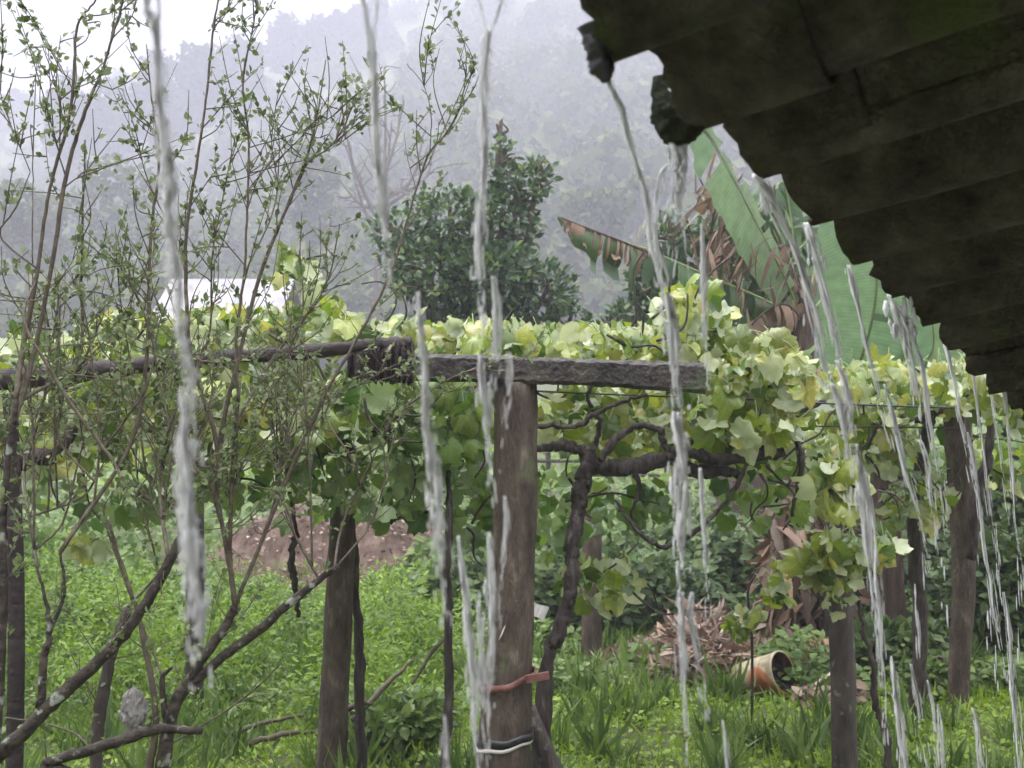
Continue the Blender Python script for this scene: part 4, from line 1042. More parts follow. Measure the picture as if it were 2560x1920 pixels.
# left vine
V2 = empty("grape_vine", (P(905, 0, 5.35)[0], 5.35, 0))
limb("trunk", None, None, [.024, .02, .018, .022, .024], M["vine_wood"], V2, n=10, per=12, wob=.003, gnarl=.14,
     world=[(P(905, 0, 5.35)[0], 5.35, -.03), P(895, 1600, 5.35), P(880, 1350, 5.3), P(862, 1240, 5.2), P(870, 1130, 5.15), P(850, 1060, 5.1)])
for pix, d, r_ in [([(60, 1145), (120, 1135), (165, 1100), (185, 1065)], 4.2, [.03, .03, .02, .014]), ([(120, 1130), (220, 1100), (300, 1065), (420, 1075), (560, 1060), (700, 1080), (850, 1080)], 4.6, [.022, .02, .017, .016, .02, .024]),
                   ([(870, 1250), (905, 1290), (960, 1302), (1010, 1288), (1080, 1280)], 5.15, [.014, .017, .014, .01]), ([(850, 1260), (820, 1235), (790, 1200), (760, 1130)], 5.15, [.012, .009, .006]),
                   ([(330, 1000), (370, 1060), (420, 1120), (440, 1160)], 4.3, [.01, .008, .006]), ([(860, 1060), (960, 1040), (1060, 1010), (1110, 960)], 4.9, [.013, .01, .006]),
                   ([(740, 1330), (728, 1400), (738, 1470), (745, 1540)], 5.1, [.012, .016, .012, .009]), ([(700, 1080), (720, 1200), (740, 1330)], 5.1, [.010, .008, .009]), ([(860, 1060), (900, 970), (880, 900), (850, 820)], 4.9, [.01, .008, .005]),
                   ([(0, 1160), (60, 1145), (30, 1200), (0, 1260)], 4.2, [.02, .016, .01])]:
    limb("cane", pix, d, r_, M["vine_wood"], V2, n=8, per=8, wob=.003, gnarl=.12)
vine_leaves(V2, [
    (110, 900, 170, 60, 4.3, 5.6, 110, .09, 0), (330, 860, 200, 80, 4.4, 5.8, 170, .09, 0), (560, 840, 170, 75, 4.4, 5.8, 150, .09, 0), (780, 820, 130, 60, 4.5, 5.6, 90, .09, 0), (740, 680, 40, 60, 4.4, 4.7, 9, .10, 0),
    (120, 1060, 150, 90, 4.2, 5.4, 130, .10, 0), (380, 1020, 230, 110, 4.3, 5.8, 260, .09, 0), (680, 1010, 220, 110, 4.3, 5.8, 280, .095, 0), (900, 1010, 110, 90, 4.4, 5.6, 120, .10, 1),
    (300, 1200, 320, 110, 4.6, 6.2, 200, .085, 1), (720, 1190, 220, 110, 4.6, 6.0, 170, .09, 1), (950, 1220, 120, 90, 4.5, 5.6, 70, .10, 1), (220, 1360, 60, 25, 4.4, 4.8, 8, .09, 0)], 300)
tag(V2, "grape vine climbing the thin middle post and spreading behind the shrub", "grape vine", "grape vines on the pergola")

# right vine
V3 = empty("grape_vine", (P(2290, 0, 6.4)[0], 6.4, 0))
limb("trunk", None, None, [.04, .034, .03, .028], M["vine_wood"], V3, n=10, per=12, wob=.003, gnarl=.14,
     world=[(P(2290, 0, 6.4)[0], 6.4, -.03), P(2300, 1560, 6.4), P(2285, 1300, 6.35), P(2310, 1120, 6.3), P(2330, 1030, 6.2)])
for pix, d, r_ in [([(2330, 1040), (2250, 1060), (2150, 1050), (2080, 1070)], 6.1, [.02, .016, .012]), ([(2330, 1035), (2420, 1010), (2520, 1020), (2600, 1000)], 6.1, [.018, .014, .01]), ([(2480, 1040), (2470, 1150), (2440, 1260), (2430, 1400)], 6.4, [.02, .03, .03, .025])]:
    limb("cane", pix, d, r_, M["vine_wood"], V3, n=6, per=6, wob=.004)
vine_leaves(V3, [
    (2190, 960, 150, 60, 5.4, 6.6, 110, .10, 0), (2400, 960, 130, 60, 5.4, 6.8, 110, .10, 0), (2530, 960, 80, 90, 5.2, 6.4, 110, .10, 0), (2150, 1090, 150, 80, 5.6, 6.8, 130, .095, 0),
    (2320, 1120, 150, 80, 6.6, 7.6, 90, .10, 1), (2530, 1110, 90, 80, 6.6, 7.6, 60, .10, 1), (2300, 1240, 80, 60, 5.8, 6.4, 26, .10, 0), (2470, 1180, 100, 60, 6.8, 7.6, 30, .11, 0), (2250, 1300, 80, 50, 6.0, 6.6, 20, .09, 1)], 260)
tag(V3, "grape vine on the far beam beneath the end of the eave", "grape vine", "grape vines on the pergola")

# young vine sprouting on the dark post
V4 = empty("young_grape_vine", (P(2225, 1960, 5.1)[0], 5.1, 0))
limb("stem", None, None, [.020, .018, .016, .014, .011, .008, .005], M["vine_wood"], V4, n=7, per=8, wob=.004,
     world=[(P(2240, 0, 5.1)[0], 5.1, -.03), P(2222, 1920, 5.1), P(2215, 1840, 5.1), P(2190, 1760, 5.1), P(2180, 1650, 5.1), P(2155, 1560, 5.1), P(2145, 1480, 5.1), P(2130, 1380, 5.05)])
limb("shoot", [(2145, 1480), (2100, 1420), (2050, 1380), (2030, 1330)], 5.05, [.006, .005, .003], M["vine_wood"], V4, n=5)
limb("shoot", [(2135, 1420), (2180, 1370), (2225, 1365)], 5.02, [.006, .004, .003], M["vine_wood"], V4, n=5)
vine_leaves(V4, [(2110, 1375, 80, 40, 4.85, 5.1, 20, .115, 0), (2040, 1390, 40, 50, 4.9, 5.1, 8, .11, 0), (2200, 1370, 40, 28, 4.9, 5.1, 7, .085, 0), (2085, 1440, 50, 40, 4.9, 5.1, 9, .10, 0), (2090, 1500, 30, 40, 4.9, 5.1, 4, .09, 0), (2035, 1300, 20, 30, 5.0, 5.1, 2, .1, 0)], 60, shoots=0)
tag(V4, "young vine sprouting lime green leaves on the dark lichened post", "grape vine")

V5 = empty("climbing_vine", (P(1110, 0, 4.55)[0], 4.55, 0))
limb("stem", None, None, [.019, .017, .016, .015, .013, .010], M["vine_wood"], V5, n=7, per=8, wob=.003,
     world=[(P(1105, 0, 4.55)[0], 4.55, -.03), P(1112, 1920, 4.55), P(1122, 1760, 4.55), P(1122, 1550, 4.55), P(1118, 1400, 4.55), P(1125, 1250, 4.6), P(1110, 1120, 4.7)])
limb("twig", [(1118, 1590), (1080, 1630), (1050, 1680), (1030, 1710)], 4.6, [.006, .008, .007, .006], M["twig"], V5, n=5)
tag(V5, "thin straight dark vine stem left of the main post", "vine stem")

V6 = empty("vine_shoot", (P(1870, 0, 6.2)[0], 6.2, 0))
limb("stem", None, None, [.008, .007, .005], M["vine_wood"], V6, n=5, per=6, world=[(P(1880, 0, 6.2)[0], 6.2, -.02), P(1880, 1600, 6.2), P(1870, 1480, 6.2), P(1900, 1420, 6.2)])
vine_leaves(V6, [(1870, 1550, 50, 30, 6.0, 6.2, 9, .11, 0), (1930, 1450, 40, 45, 6.0, 6.2, 10, .10, 0)], 30, shoots=0)
tag(V6, "small leafy vine shoot in front of the heap of dry leaves", "grape vine")

# ------------------------------------------------------------------ heap of dry leaves, bucket, boards
def heap():
    n = 5200
    u = rng.normal(0, 1, (n, 2))
    px = 1725 + 110 * np.clip(u[:, 0], -2, 2); d = 7.45 + .2 * u[:, 1]
    x = (px - 1280) / F * d
    h = .27 * np.exp(-((px - 1760) / 130) ** 2) * (1 + .3 * smooth_noise(x * 9, d * 9, 61)) + .03
    z = ground_z(x, d) + h * rng.uniform(.1, 1, n) ** .5
    o = leaves("dry_leaf_litter", [tmpl_ellipse(.13, .5, .3, 4), tmpl_ellipse(.09, .2, -.3, 4), tmpl_ellipse(.3, .5, .6, 4)], np.stack([x, d, z], -1), rng.normal(0, 1, (n, 3)) * [1, .8, .5], rng.normal(0, .7, (n, 3)) + [0, -.5, .7], rng.uniform(.03, .17, n), M["dry_leaf"])
    tag(o, "heap of dry curled leaves and husks at the lawn's edge", "leaf litter")
    n = 1500
    px = rng.uniform(1930, 2120, n); d = rng.uniform(7.6, 8.4, n); x = (px - 1280) / F * d
    z = ground_z(x, d) + rng.uniform(0, 1.05, n) ** 1.3
    o = leaves("dry_leaf_litter", [tmpl_ellipse(.2, .5, .4), tmpl_ellipse(.16, .2, .2)], np.stack([x, d, z], -1), rng.normal(0, .5, (n, 3)) + [0, 0, -.9], rng.normal(0, .7, (n, 3)) + [0, -1, .1], rng.uniform(.12, .34, n), M["dry_leaf"])
    tag(o, "curtain of withered brown leaves hanging in the shade behind the dark post", "dry leaves")
    n = 160
    px = rng.uniform(2000, 2150, n); d = rng.uniform(6.55, 6.8, n); x = (px - 1280) / F * d
    o = leaves("fallen_leaves", [tmpl_ellipse(.6, .3, .3)], np.stack([x, d, ground_z(x, d) + rng.uniform(.03, .1, n)], -1), rng.normal(0, 1, (n, 3)) * [1, 1, .2], rng.normal(0, .4, (n, 3)) + [0, -.3, 1], rng.uniform(.05, .11, n), M["dry_leaf"])
    tag(o, "scatter of fallen brown leaves on the lawn beside the dark post", "fallen leaves")
heap()

def bucket():
    d = 6.95
    c0, c1 = P(1850, 1700, d + .02), P(1958, 1680, d - .16)
    ax = unit(c1 - c0); L_ = np.linalg.norm(c1 - c0)
    up = unit(np.array([0, 0, 1.0]) - ax * ax[2]); sd = np.cross(ax, up)
    root = empty("paint_bucket", (c0[0], c0[1], 0.0))
    n = 28; a = np.linspace(0, 2 * np.pi, n, endpoint=False)
    def ring(t, r): return [c0 + ax * L_ * t + (np.cos(q) * up + np.sin(q) * sd) * r for q in a]
    out = MB(); V = []; rings = [(0, .085), (.0, .090), (.5, .103), (.94, .112), (.95, .118), (1.0, .118), (1.0, .110)]
    for t, r in rings: V += ring(t, r)
    Fs = [(i * n + j, i * n + (j + 1) % n, (i + 1) * n + (j + 1) % n, (i + 1) * n + j) for i in range(len(rings) - 1) for j in range(n)]
    V.append(c0); Fs += [(len(V) - 1, (j + 1) % n, j) for j in range(n)]
    out.add(V, Fs); out.build("wall", M["bucket"], root)
    inn = MB(); V = []; rings = [(1.0, .1095), (.5, .099), (.06, .085)]
    for t, r in rings: V += ring(t, r)
    Fs = [(i * n + j, (i + 1) * n + j, (i + 1) * n + (j + 1) % n, i * n + (j + 1) % n)[::-1] for i in range(2) for j in range(n)]
    V.append(c0 + ax * L_ * .06); Fs += [(len(V) - 1, 2 * n + j, 2 * n + (j + 1) % n) for j in range(n)]
    inn.add(V, Fs); inn.build("inside", M["stem_brown"], root)
    h = MB(); h.tube(catmull([c1 + sd * .115, c1 + ax * .05 - up * .10 + sd * .05, c1 + ax * .05 - up * .11 - sd * .05, c1 - sd * .115], 6), .003, 5); h.build("handle", M["rubber"], root)
    tag(root, "cream bucket with orange marks lying on its side by the dry leaves", "bucket")
bucket()

def board(label, p, q, w, t, mat, roll=0.0, name="wooden_board"):
    p, q = np.array(p), np.array(q); ax = unit(q - p); up = unit(np.array([0, 0, 1.0]) - ax * ax[2]); sd = np.cross(ax, up)
    u2 = up * math.cos(roll) + sd * math.sin(roll); s2 = np.cross(ax, u2)
    m = MB(); V = []
    ns = 8
    for i in range(ns):
        c = p + (q - p) * i / (ns - 1) + u2 * rng.normal(0, .004)
        ww = w * (1 + rng.normal(0, .05))
        V += [c + s2 * ww / 2 + u2 * t / 2, c - s2 * ww / 2 + u2 * t / 2, c - s2 * ww / 2 - u2 * t / 2, c + s2 * ww / 2 - u2 * t / 2]
    Fs = [(i * 4 + j, i * 4 + (j + 1) % 4, i * 4 + 4 + (j + 1) % 4, i * 4 + 4 + j) for i in range(ns - 1) for j in range(4)] + [(3, 2, 1, 0), tuple((ns - 1) * 4 + j for j in range(4))]
    m.add(V, Fs); o = m.build(name, M[mat], None, False)
    return tag(o, label, "board")
board("weathered grey board slanting up to the dry leaf heap", P(1548, 1700, 7.15), P(1735, 1628, 7.35), .05, .02, "board", .5)
board("reddish rotten board under the grey slanting one", P(1600, 1700, 7.2), P(1740, 1655, 7.35), .13, .02, "rust", 1.0)
board("narrow pale lath lying below the rotten board", P(1628, 1722, 7.05), P(1720, 1665, 7.15), .03, .015, "cardboard", .4)
board("thin bleached stick in the grass right of the bucket", P(2008, 1735, 6.75), P(2080, 1680, 6.85), .016, .012, "board", .2)
cb = board("torn orange-brown cardboard piece on the heap beside the dark post", P(2000, 1622, 7.3), P(2078, 1632, 7.25), .16, .008, "cardboard", 1.15, "cardboard_piece"); cb["category"] = "cardboard"
board("pale broken slat sticking out of the dry leaf heap", P(1800, 1590, 7.2), P(1850, 1520, 7.25), .02, .012, "board", .3)
cs = board("whitish scrap of plastic caught right of the main post", P(1322, 1518, 4.75), P(1366, 1535, 4.72), .05, .004, "pale", 1.1, "plastic_scrap"); cs["category"] = "plastic"
for i, (a, b_, lab) in enumerate([((880, 1800, 5.6), (1030, 1650, 5.9), "dark fallen branch leaning beside the thin middle post"), ((860, 1775, 5.5), (930, 1760, 5.6), "short dark stick at the foot of the thin middle post"), ((560, 1840, 5.9), (760, 1790, 6.1), "long grey stick lying in the weeds left of the thin middle post"), ((620, 1860, 5.8), (800, 1830, 6.0), "dark stick half buried in the brush left of the thin post")]):
    o, _ = limb("fallen_branch", [(a[0], a[1]), ((a[0] + b_[0]) / 2 + 8, (a[1] + b_[1]) / 2 - 10), (b_[0], b_[1])], [a[2], (a[2] + b_[2]) / 2, b_[2]], [.014, .012, .007], M["twig"], None, n=6, wob=.003)
    tag(o, lab, "branch", "fallen branches in the weeds")

def crumpled(label, px, py, d, w, h, mat, name):
    m = MB(); n = 22; k = 16; c = P(px, py, d); V = []
    for i in range(k):
        t = i / (k - 1); z = (t - .5) * h
        for j in range(n):
            a = 2 * np.pi * j / n; r = w / 2 * (math.sin(math.pi * min(.97, max(.04, t * .9 + .06))) ** .6) * (1 + rng.normal(0, .16))
            V.append(c + [r * math.cos(a), r * .7 * math.sin(a), z + rng.normal(0, .008)])
    Fs = [(i * n + j, i * n + (j + 1) % n, (i + 1) * n + (j + 1) % n, (i + 1) * n + j) for i in range(k - 1) for j in range(n)] + [tuple(range(n))[::-1], tuple((k - 1) * n + j for j in range(n))]
    m.add(V, Fs); return tag(m.build(name, M[mat], None, False), label, "bag")
crumpled("crumpled whitish plastic bag caught low among the shrub limbs", 335, 1778, 3.0, .06, .105, "grime", "plastic_bag")

# ------------------------------------------------------------------ shrubs in the foreground
SL = [tmpl_ellipse(.6, .35, .1), tmpl_ellipse(.7, .2, .25), tmpl_ellipse(.5, .5, .2)]
def shrub(name, label, base, limbs, whips, ntw, seed, leafy=1.0, extra=0):
    """limbs: thick branches; whips: long upright shoots that carry twigs and small leaves."""
    r = np.random.default_rng(seed)
    root = empty(name, (base[0], base[1], 0))
    carriers = []
    for pix, d, rad, mt in limbs:
        _, c = limb("limb", pix, d, np.array(rad) * .7, M[mt], root, n=8, per=7, wob=.0012)
        carriers.append((c, .35))
    def snap(p, reach):
        best = min(((np.linalg.norm(c - p, axis=1).min(), c[np.linalg.norm(c - p, axis=1).argmin()]) for c, _ in carriers), key=lambda q: q[0])
        return best[1] if best[0] < reach else p
    for pix, d, rad, lf in whips:
        pts = np.array([P(x, y, d) for x, y in pix]); pts[0] = snap(pts[0], .4)
        _, c = limb("branch", None, None, np.array(rad) * .62, M["twig"], root, n=5, per=7, wob=.0006, world=pts)
        carriers.append((c, lf))
    main_c = list(carriers)
    for _ in range(extra):
        x0 = r.uniform(-60, 420) if seed == 101 else r.uniform(330, 900); y0 = r.uniform(1120, 1480); ln = r.choice([r.uniform(250, 450), r.uniform(300, 500), r.uniform(450, 700)]); sl = r.uniform(-.35, .35)
        d = base[1] + r.uniform(-.05, .25)
        pts = np.array([P(x, y, d) for x, y in [(x0, y0), (x0 + sl * ln * .4, y0 - ln * .35), (x0 + sl * ln * .75 + r.normal(0, 15), y0 - ln * .7), (x0 + sl * ln + r.normal(0, 20), y0 - ln)]])
        pts[0] = snap(pts[0], 9.0)
        _, c = limb("branch", None, None, [.0032, .0027, .002, .001], M["twig"], root, n=5, per=7, wob=.0006, world=pts)
        carriers.append((c, r.uniform(.7, 1.2)))
    tw = MB(); LP, LT, LS = [], [], []
    def foliage(c, dens):
        L_ = np.linalg.norm(c[-1] - c[0])
        k = int(L_ / .028 * dens)
        for _ in range(k):
            t = r.uniform(.15, 1); i = min(len(c) - 2, int(t * (len(c) - 1)))
            q = c[i] + (c[i + 1] - c[i]) * r.random()
            for _ in range(r.integers(1, 4)):
                LP.append(q + r.normal(0, .004, 3)); LT.append(unit(r.normal(0, .8, 3) + unit(c[i + 1] - c[i]) * .7 + [0, 0, .2])); LS.append(r.uniform(.011, .022))
    for c, lf in carriers:
        L_ = np.sum(np.linalg.norm(np.diff(c, axis=0), axis=1))
        if lf > .3: foliage(c[len(c) // 4:], lf * .45 * leafy)
        for _ in range(int(L_ * ntw * lf)):
            i = int(r.uniform(.12, .97) * (len(c) - 2)); t = unit(c[i + 1] - c[i])
            side = unit(r.normal(0, 1, 3) * [1, .7, .6]); dr = unit(t * r.uniform(.2, 1.0) + side * r.uniform(.4, 1.0) + [0, 0, .35])
            ln = r.uniform(.06, .30) * (1.15 - .6 * i / len(c))
            e = c[i] + dr * ln
            k = catmull([c[i], c[i] + dr * ln * .5 + r.normal(0, .012, 3), e + [0, 0, .02]], 4)
            V, Fs = tube(k, [.0017, .0013, .0007], 4, False); tw.add(V, Fs)
            foliage(k, leafy * r.choice([.15, .6, 1.0, 1.3]))
            if r.random() < .4:
                j = r.integers(2, len(k) - 1); e2 = k[j] + unit(dr + r.normal(0, .7, 3)) * ln * .5
                k2 = catmull([k[j], (k[j] + e2) / 2 + r.normal(0, .006, 3), e2], 3)
                V, Fs = tube(k2, [.0016, .0008], 4, False); tw.add(V, Fs); foliage(k2, leafy)
    o = tw.build("twigs", M["twig"], root); o["kind"] = "stuff"
    n = len(LP)
    leaves("leaves", SL, np.array(LP), np.array(LT), r.normal(0, .6, (n, 3)) + [0, -.35, .8], np.array(LS), M["shrub_leaf"], root)
    tag(root, label, "shrub", "leafy shrubs before the vine")

dA, dB = 2.75, 3.05
bA = P(-330, 960, dA); bB = P(330, 960, dB)
shrub("twiggy_shrub", "tall shrub whose grey lichened limb slants in at the picture's edge", (bA[0], dA),
    [([(-330, 2813), (-250, 2350), (-60, 1960), (60, 1830), (160, 1730), (280, 1620), (370, 1500), (440, 1370), (480, 1290)], dA, [.035, .032, .028, .024, .022, .020, .019, .015, .011], "limb"),
     ([(100, 1770), (112, 1640), (125, 1580), (110, 1480), (90, 1420)], dA, [.014, .013, .010, .006, .004], "limb"),
     ([(-250, 2350), (-60, 2100), (-10, 1800), (5, 1500), (10, 1250), (40, 1000)], dA - .05, [.03, .024, .02, .018, .012, .010], "limb"),
     ([(120, 1580), (150, 1520), (160, 1460), (150, 1380)], dA, [.008, .006, .004], "limb")],
    [([(40, 1000), (58, 860), (90, 700), (118, 505), (143, 400), (173, 295), (186, 169), (194, 63), (240, 0), (265, -60)], dA, [.010, .009, .0075, .006, .0055, .005, .0035, .003], .55),
     ([(45, 1050), (80, 900), (127, 675), (165, 443), (207, 295), (257, 169), (287, 72), (308, 0), (315, -60)], dA, [.010, .009, .008, .0065, .005, .004, .003], .45),
     ([(280, 71), (300, 45), (304, 10)], dA, [.002, .0015], .9),
     ([(190, 1100), (195, 900), (203, 700), (207, 520), (213, 350)], dA + .2, [.008, .007, .005, .003], 1.0),
     ([(270, 1310), (330, 1100), (368, 860), (372, 700), (380, 560), (398, 400), (380, 250), (366, 110)], dA + .1, [.009, .008, .007, .006, .004, .002], .9),
     ([(0, 700), (60, 800), (130, 930), (200, 1040), (280, 1150), (330, 1250)], dA - .1, [.004, .006, .007, .008, .008], .7),
     ([(-60, 640), (0, 590), (40, 520), (75, 430)], dA, [.004, .003, .002], .5),
     ([(-20, 300), (0, 230), (15, 110)], dA, [.002, .0015], 1.6),
     ([(90, 700), (82, 420), (76, 310)], dA + .1, [.003, .002], .3),
     ([(130, 215), (125, 150), (102, 80)], dA + .05, [.002, .0012], .6),
     ([(150, 330), (140, 220), (105, 110)], dA + .05, [.003, .0015], .8),
     ([(160, 480), (220, 420), (300, 320)], dA, [.003, .0015], 1.2),
     ([(165, 440), (130, 330), (100, 250)], dA, [.003, .0015], 2.2),
     ([(20, 1300), (60, 1150), (130, 1000), (210, 900), (260, 780)], dA + .3, [.006, .005, .003], 1.3),
     ([(100, 1420), (60, 1250), (20, 1130), (-30, 1000)], dA + .1, [.005, .004, .003], 1.2),
     ([(150, 1380), (220, 1230), (260, 1080), (290, 940)], dA + .25, [.005, .004, .003], 1.4),
     ([(440, 1370), (400, 1230), (420, 1080), (470, 940), (460, 800)], dA + .15, [.008, .006, .005, .003], 1.3)],
    17, 101, 1.3, 13)
shrub("twiggy_shrub", "wide shrub of many thin upright shoots in front of the log", (bB[0], dB),
    [([(330, 2738), (340, 2200), (400, 1960), (425, 1790), (480, 1690), (560, 1570), (590, 1515)], dB, [.04, .036, .03, .020, .018, .016, .014], "limb"),
     ([(400, 1960), (440, 1760), (530, 1665), (640, 1580), (760, 1480), (845, 1415)], dB, [.025, .020, .018, .017, .014, .010], "limb"),
     ([(340, 2200), (200, 1960), (110, 1915), (250, 1868), (390, 1825), (505, 1828)], dB - .1, [.03, .024, .019, .018, .016, .012], "limb"),
     ([(360, 1960), (390, 1800), (350, 1560), (305, 1420), (270, 1300)], dB, [.018, .012, .009, .007, .006], "twig"),
     ([(240, 2500), (240, 1920), (255, 1750), (283, 1620), (320, 1520)], dB + .1, [.03, .026, .024, .021, .016], "post_dark"),
     ([(415, 1800), (405, 1700), (430, 1670)], dB, [.012, .009, .006], "limb")],
    [([(590, 1515), (575, 1400), (578, 1250), (585, 1120), (600, 960)], dB, [.012, .010, .008, .007], .9),
     ([(575, 1420), (545, 1250), (540, 1100), (480, 900), (465, 560 + 150), (468, 560), (490, 420), (515, 250), (530, 100), (546, 0), (552, -50)], dB, [.010, .009, .008, .007, .006, .005, .004, .003], .8),
     ([(600, 1000), (590, 850), (610, 690), (620, 500), (622, 350), (608, 210), (632, 70), (645, 0), (650, -40)], dB, [.007, .006, .005, .004, .003, .002], 1.3),
     ([(520, 1230), (560, 1050), (600, 880), (650, 690), (700, 560), (760, 420), (790, 300), (815, 150)], dB, [.010, .009, .008, .006, .004, .002], .9),
     ([(700, 560), (760, 420), (840, 350), (900, 220)], dB, [.004, .003, .0015], 1.5),
     ([(690, 380), (800, 310), (890, 235)], dB + .05, [.003, .0015], 1.6),
     ([(690, 440), (790, 390), (890, 330)], dB + .05, [.003, .0015], 1.3),
     ([(590, 1515), (700, 1240), (800, 1010), (880, 870), (960, 720), (1006, 599), (1031, 506), (1069, 392), (1112, 337), (1145, 283), (1162, 211), (1164, 126), (1141, 63)], dB, [.009, .008, .007, .006, .005, .0045, .004, .003, .0025, .002], .55),
     ([(1075, 385), (1078, 290), (1060, 215), (1018, 160)], dB, [.0025, .0015], 1.2),
     ([(1040, 470), (1020, 400), (1010, 330)], dB, [.002, .001], 1.0),
     ([(790, 1450), (760, 1380), (720, 1300), (690, 1200)], dB, [.006, .005, .003], .6),
     ([(410, 1690), (370, 1600), (330, 1500), (270, 1330), (255, 1250)], dB + .05, [.006, .006, .005, .004], .4),
     ([(620, 1050), (680, 900), (760, 800), (820, 700), (850, 560)], dB + .15, [.006, .005, .003], 1.4),
     ([(480, 1250), (420, 1050), (380, 850), (330, 700), (300, 590)], dB + .15, [.006, .005, .004, .002], 1.4),
     ([(560, 1050), (520, 850), (530, 650), (560, 480), (590, 330)], dB + .2, [.006, .005, .003, .002], 1.6),
     ([(640, 700), (690, 500), (680, 350), (700, 200)], dB + .1, [.004, .003, .0015], 1.2),
     ([(465, 700), (420, 560), (370, 450), (330, 330), (240, 140)], dB + .1, [.004, .003, .002, .0012], .9),
     ([(700, 1150), (800, 1020), (900, 960), (1010, 900)], dB + .2, [.005, .004, .002], 1.3),
     ([(480, 1300), (600, 1180), (740, 1080), (830, 960)], dB + .25, [.006, .004, .003], 1.4),
     ([(505, 1828), (560, 1780), (640, 1720), (710, 1650)], dB + .1, [.005, .004, .003], .25),
     ([(250, 1868), (180, 1830), (60, 1800), (-40, 1790)], dB - .05, [.005, .004, .002], .2),
     ([(420, 1500), (480, 1330), (470, 1180), (520, 1020)], dB + .2, [.006, .005, .003], 1.3),
     ([(845, 1415), (860, 1300), (930, 1150), (990, 1040), (1120, 950), (1250, 900)], dB + .1, [.006, .005, .004, .002], 1.1)],
    17, 102, 1.3, 17)

# ------------------------------------------------------------------ the eave overhead
E0 = P(1615, 105, 1.2)
EDIR = np.array([(3300 - 1280) / F, 1.0, -(1700 - 960) / F]); EL = np.linalg.norm(EDIR); EDIR = EDIR / EL
CDIR = unit(np.array([1.0, -.588, .24])); CDIR = unit(CDIR - EDIR * CDIR.dot(EDIR))
NDIR = np.cross(CDIR, EDIR); NDIR = NDIR if NDIR[2] > 0 else -NDIR
PITCH, AMP = .177, .030
def roof_pt(u, t, lift=0.0):
    """u metres along the eave from the first crest, t metres up the slope."""
    w = AMP * (np.cos(2 * np.pi * u / PITCH) - 1) + .009
    return E0 + EDIR * u + CDIR * t + NDIR * (w + lift)
roof = empty("corrugated_roof", tuple(E0))
def sheet(u0, u1, t0, t1, lift, seed, label=None):
    r = np.random.default_rng(seed)
    nu = max(8, int((u1 - u0) / PITCH * 20)); us = np.linspace(u0, u1, nu)
    ts = np.concatenate([np.linspace(0, .12, 9)[:-1], np.linspace(.12, 1, 14)]) * (t1 - t0) + t0
    edge = .0035 * np.interp(us, np.linspace(u0, u1, nu // 2), r.normal(0, 1, nu // 2)) + .003 * r.normal(0, 1, nu)
    V = []
    for k, t in enumerate(ts):
        f = max(0, 1 - k / 4)
        for i, u in enumerate(us):
            V.append(roof_pt(u, t + edge[i] * f, lift + .0012 * math.sin(u * 31 + t * 17)))
    Fq = [(k * nu + i, k * nu + i + 1, (k + 1) * nu + i + 1, (k + 1) * nu + i) for k in range(len(ts) - 1) for i in range(nu - 1)]
    me = bpy.data.meshes.new("roof_sheet"); me.from_pydata([tuple(p) for p in local(V, roof)], [], Fq)
    me.polygons.foreach_set("use_smooth", np.ones(len(me.polygons), dtype=bool)); me.update()
    o = link("roof_sheet", me, M["roof"], roof)
    md = o.modifiers.new("thickness", 'SOLIDIFY'); md.thickness = .007; md.offset = 1.0
    if label: o["label"] = label
    return o
sheet(-2.6, -.80, 0, 2.4, .010, 1)
sheet(-.86, PITCH * 1.35, 0, .145, 0, 2, "short overlapped sheet at the eave")
sheet(-.86, PITCH * 1.35, .115, 2.4, .012, 3)
sheet(PITCH * 1.30, PITCH * 7.35, 0, 2.4, .009, 4)
sheet(PITCH * 7.30, PITCH * 13.3, 0, 2.4, 0, 5)
sheet(PITCH * 13.25, PITCH * 19, 0, 2.4, .009, 6)
for u, t in ((PITCH * 4, .62), (PITCH * 6, .62), (PITCH * 8, .62), (PITCH * 2, .62)):
    m = MB(); p = roof_pt(u, t); m.tube([p - NDIR * .03, p - NDIR * .015, p - NDIR * .012, p + NDIR * .02], [.005, .005, .012, .012], 8); m.build("bolt", M["rubber"], roof)
def lump(pix, d, rad, mat, name, seed, label=None):
    r = np.random.default_rng(seed)
    c = catmull([P(x, y, d) for x, y in pix], 7); n = 12
    rr = np.interp(np.linspace(0, 1, len(c)), np.linspace(0, 1, len(rad)), rad)
    lm = r.normal(0, .16, (len(c), n)); lm = 1 + (lm + np.roll(lm, 1, 1) + np.roll(lm, 1, 0) + np.roll(lm, 2, 0)) / 3
    V, Fs = tube(c, rr, n, True, lm); m = MB(); m.add(V, Fs); o = m.build(name, M[mat], roof)
    if label: o["label"] = label
    return o
dl = 1.2 - .5 * PITCH / EL
lump([(1478, 60), (1490, 100), (1500, 140), (1508, 175), (1516, 205)], dl - .02, [.012, .013, .012, .011, .004], "rubber", "wet_rag", 71, "dark shiny wet scrap hanging from the eave")
lump([(1648, 190), (1652, 235), (1660, 280), (1680, 318), (1712, 328), (1742, 306), (1770, 286)], 1.262, [.006, .010, .014, .016, .014, .011, .006], "moss", "moss_clump", 72, "dark mossy clump at the lip of the corrugation")
lump([(1728, 285), (1705, 300), (1672, 322)], 1.268, [.010, .015, .008], "moss", "moss_clump", 73)
for k_ in range(0):
    p = roof_pt((k_ + .5) * PITCH, .004) - NDIR * .004
    m = MB(); n = 10; c = np.array([p + CDIR * .035, p + CDIR * .015 - NDIR * .004, p - CDIR * .003 - NDIR * .006]); lm = 1 + rng.normal(0, .2, (3, n))
    V, Fs = tube(c, [.005, .006, .003], n, True, lm); m.add(V, Fs); m.build("moss_clump", M["moss"], roof)
tag(roof, "dark mossy corrugated eave overhead, rain pouring from its edge", "roof")
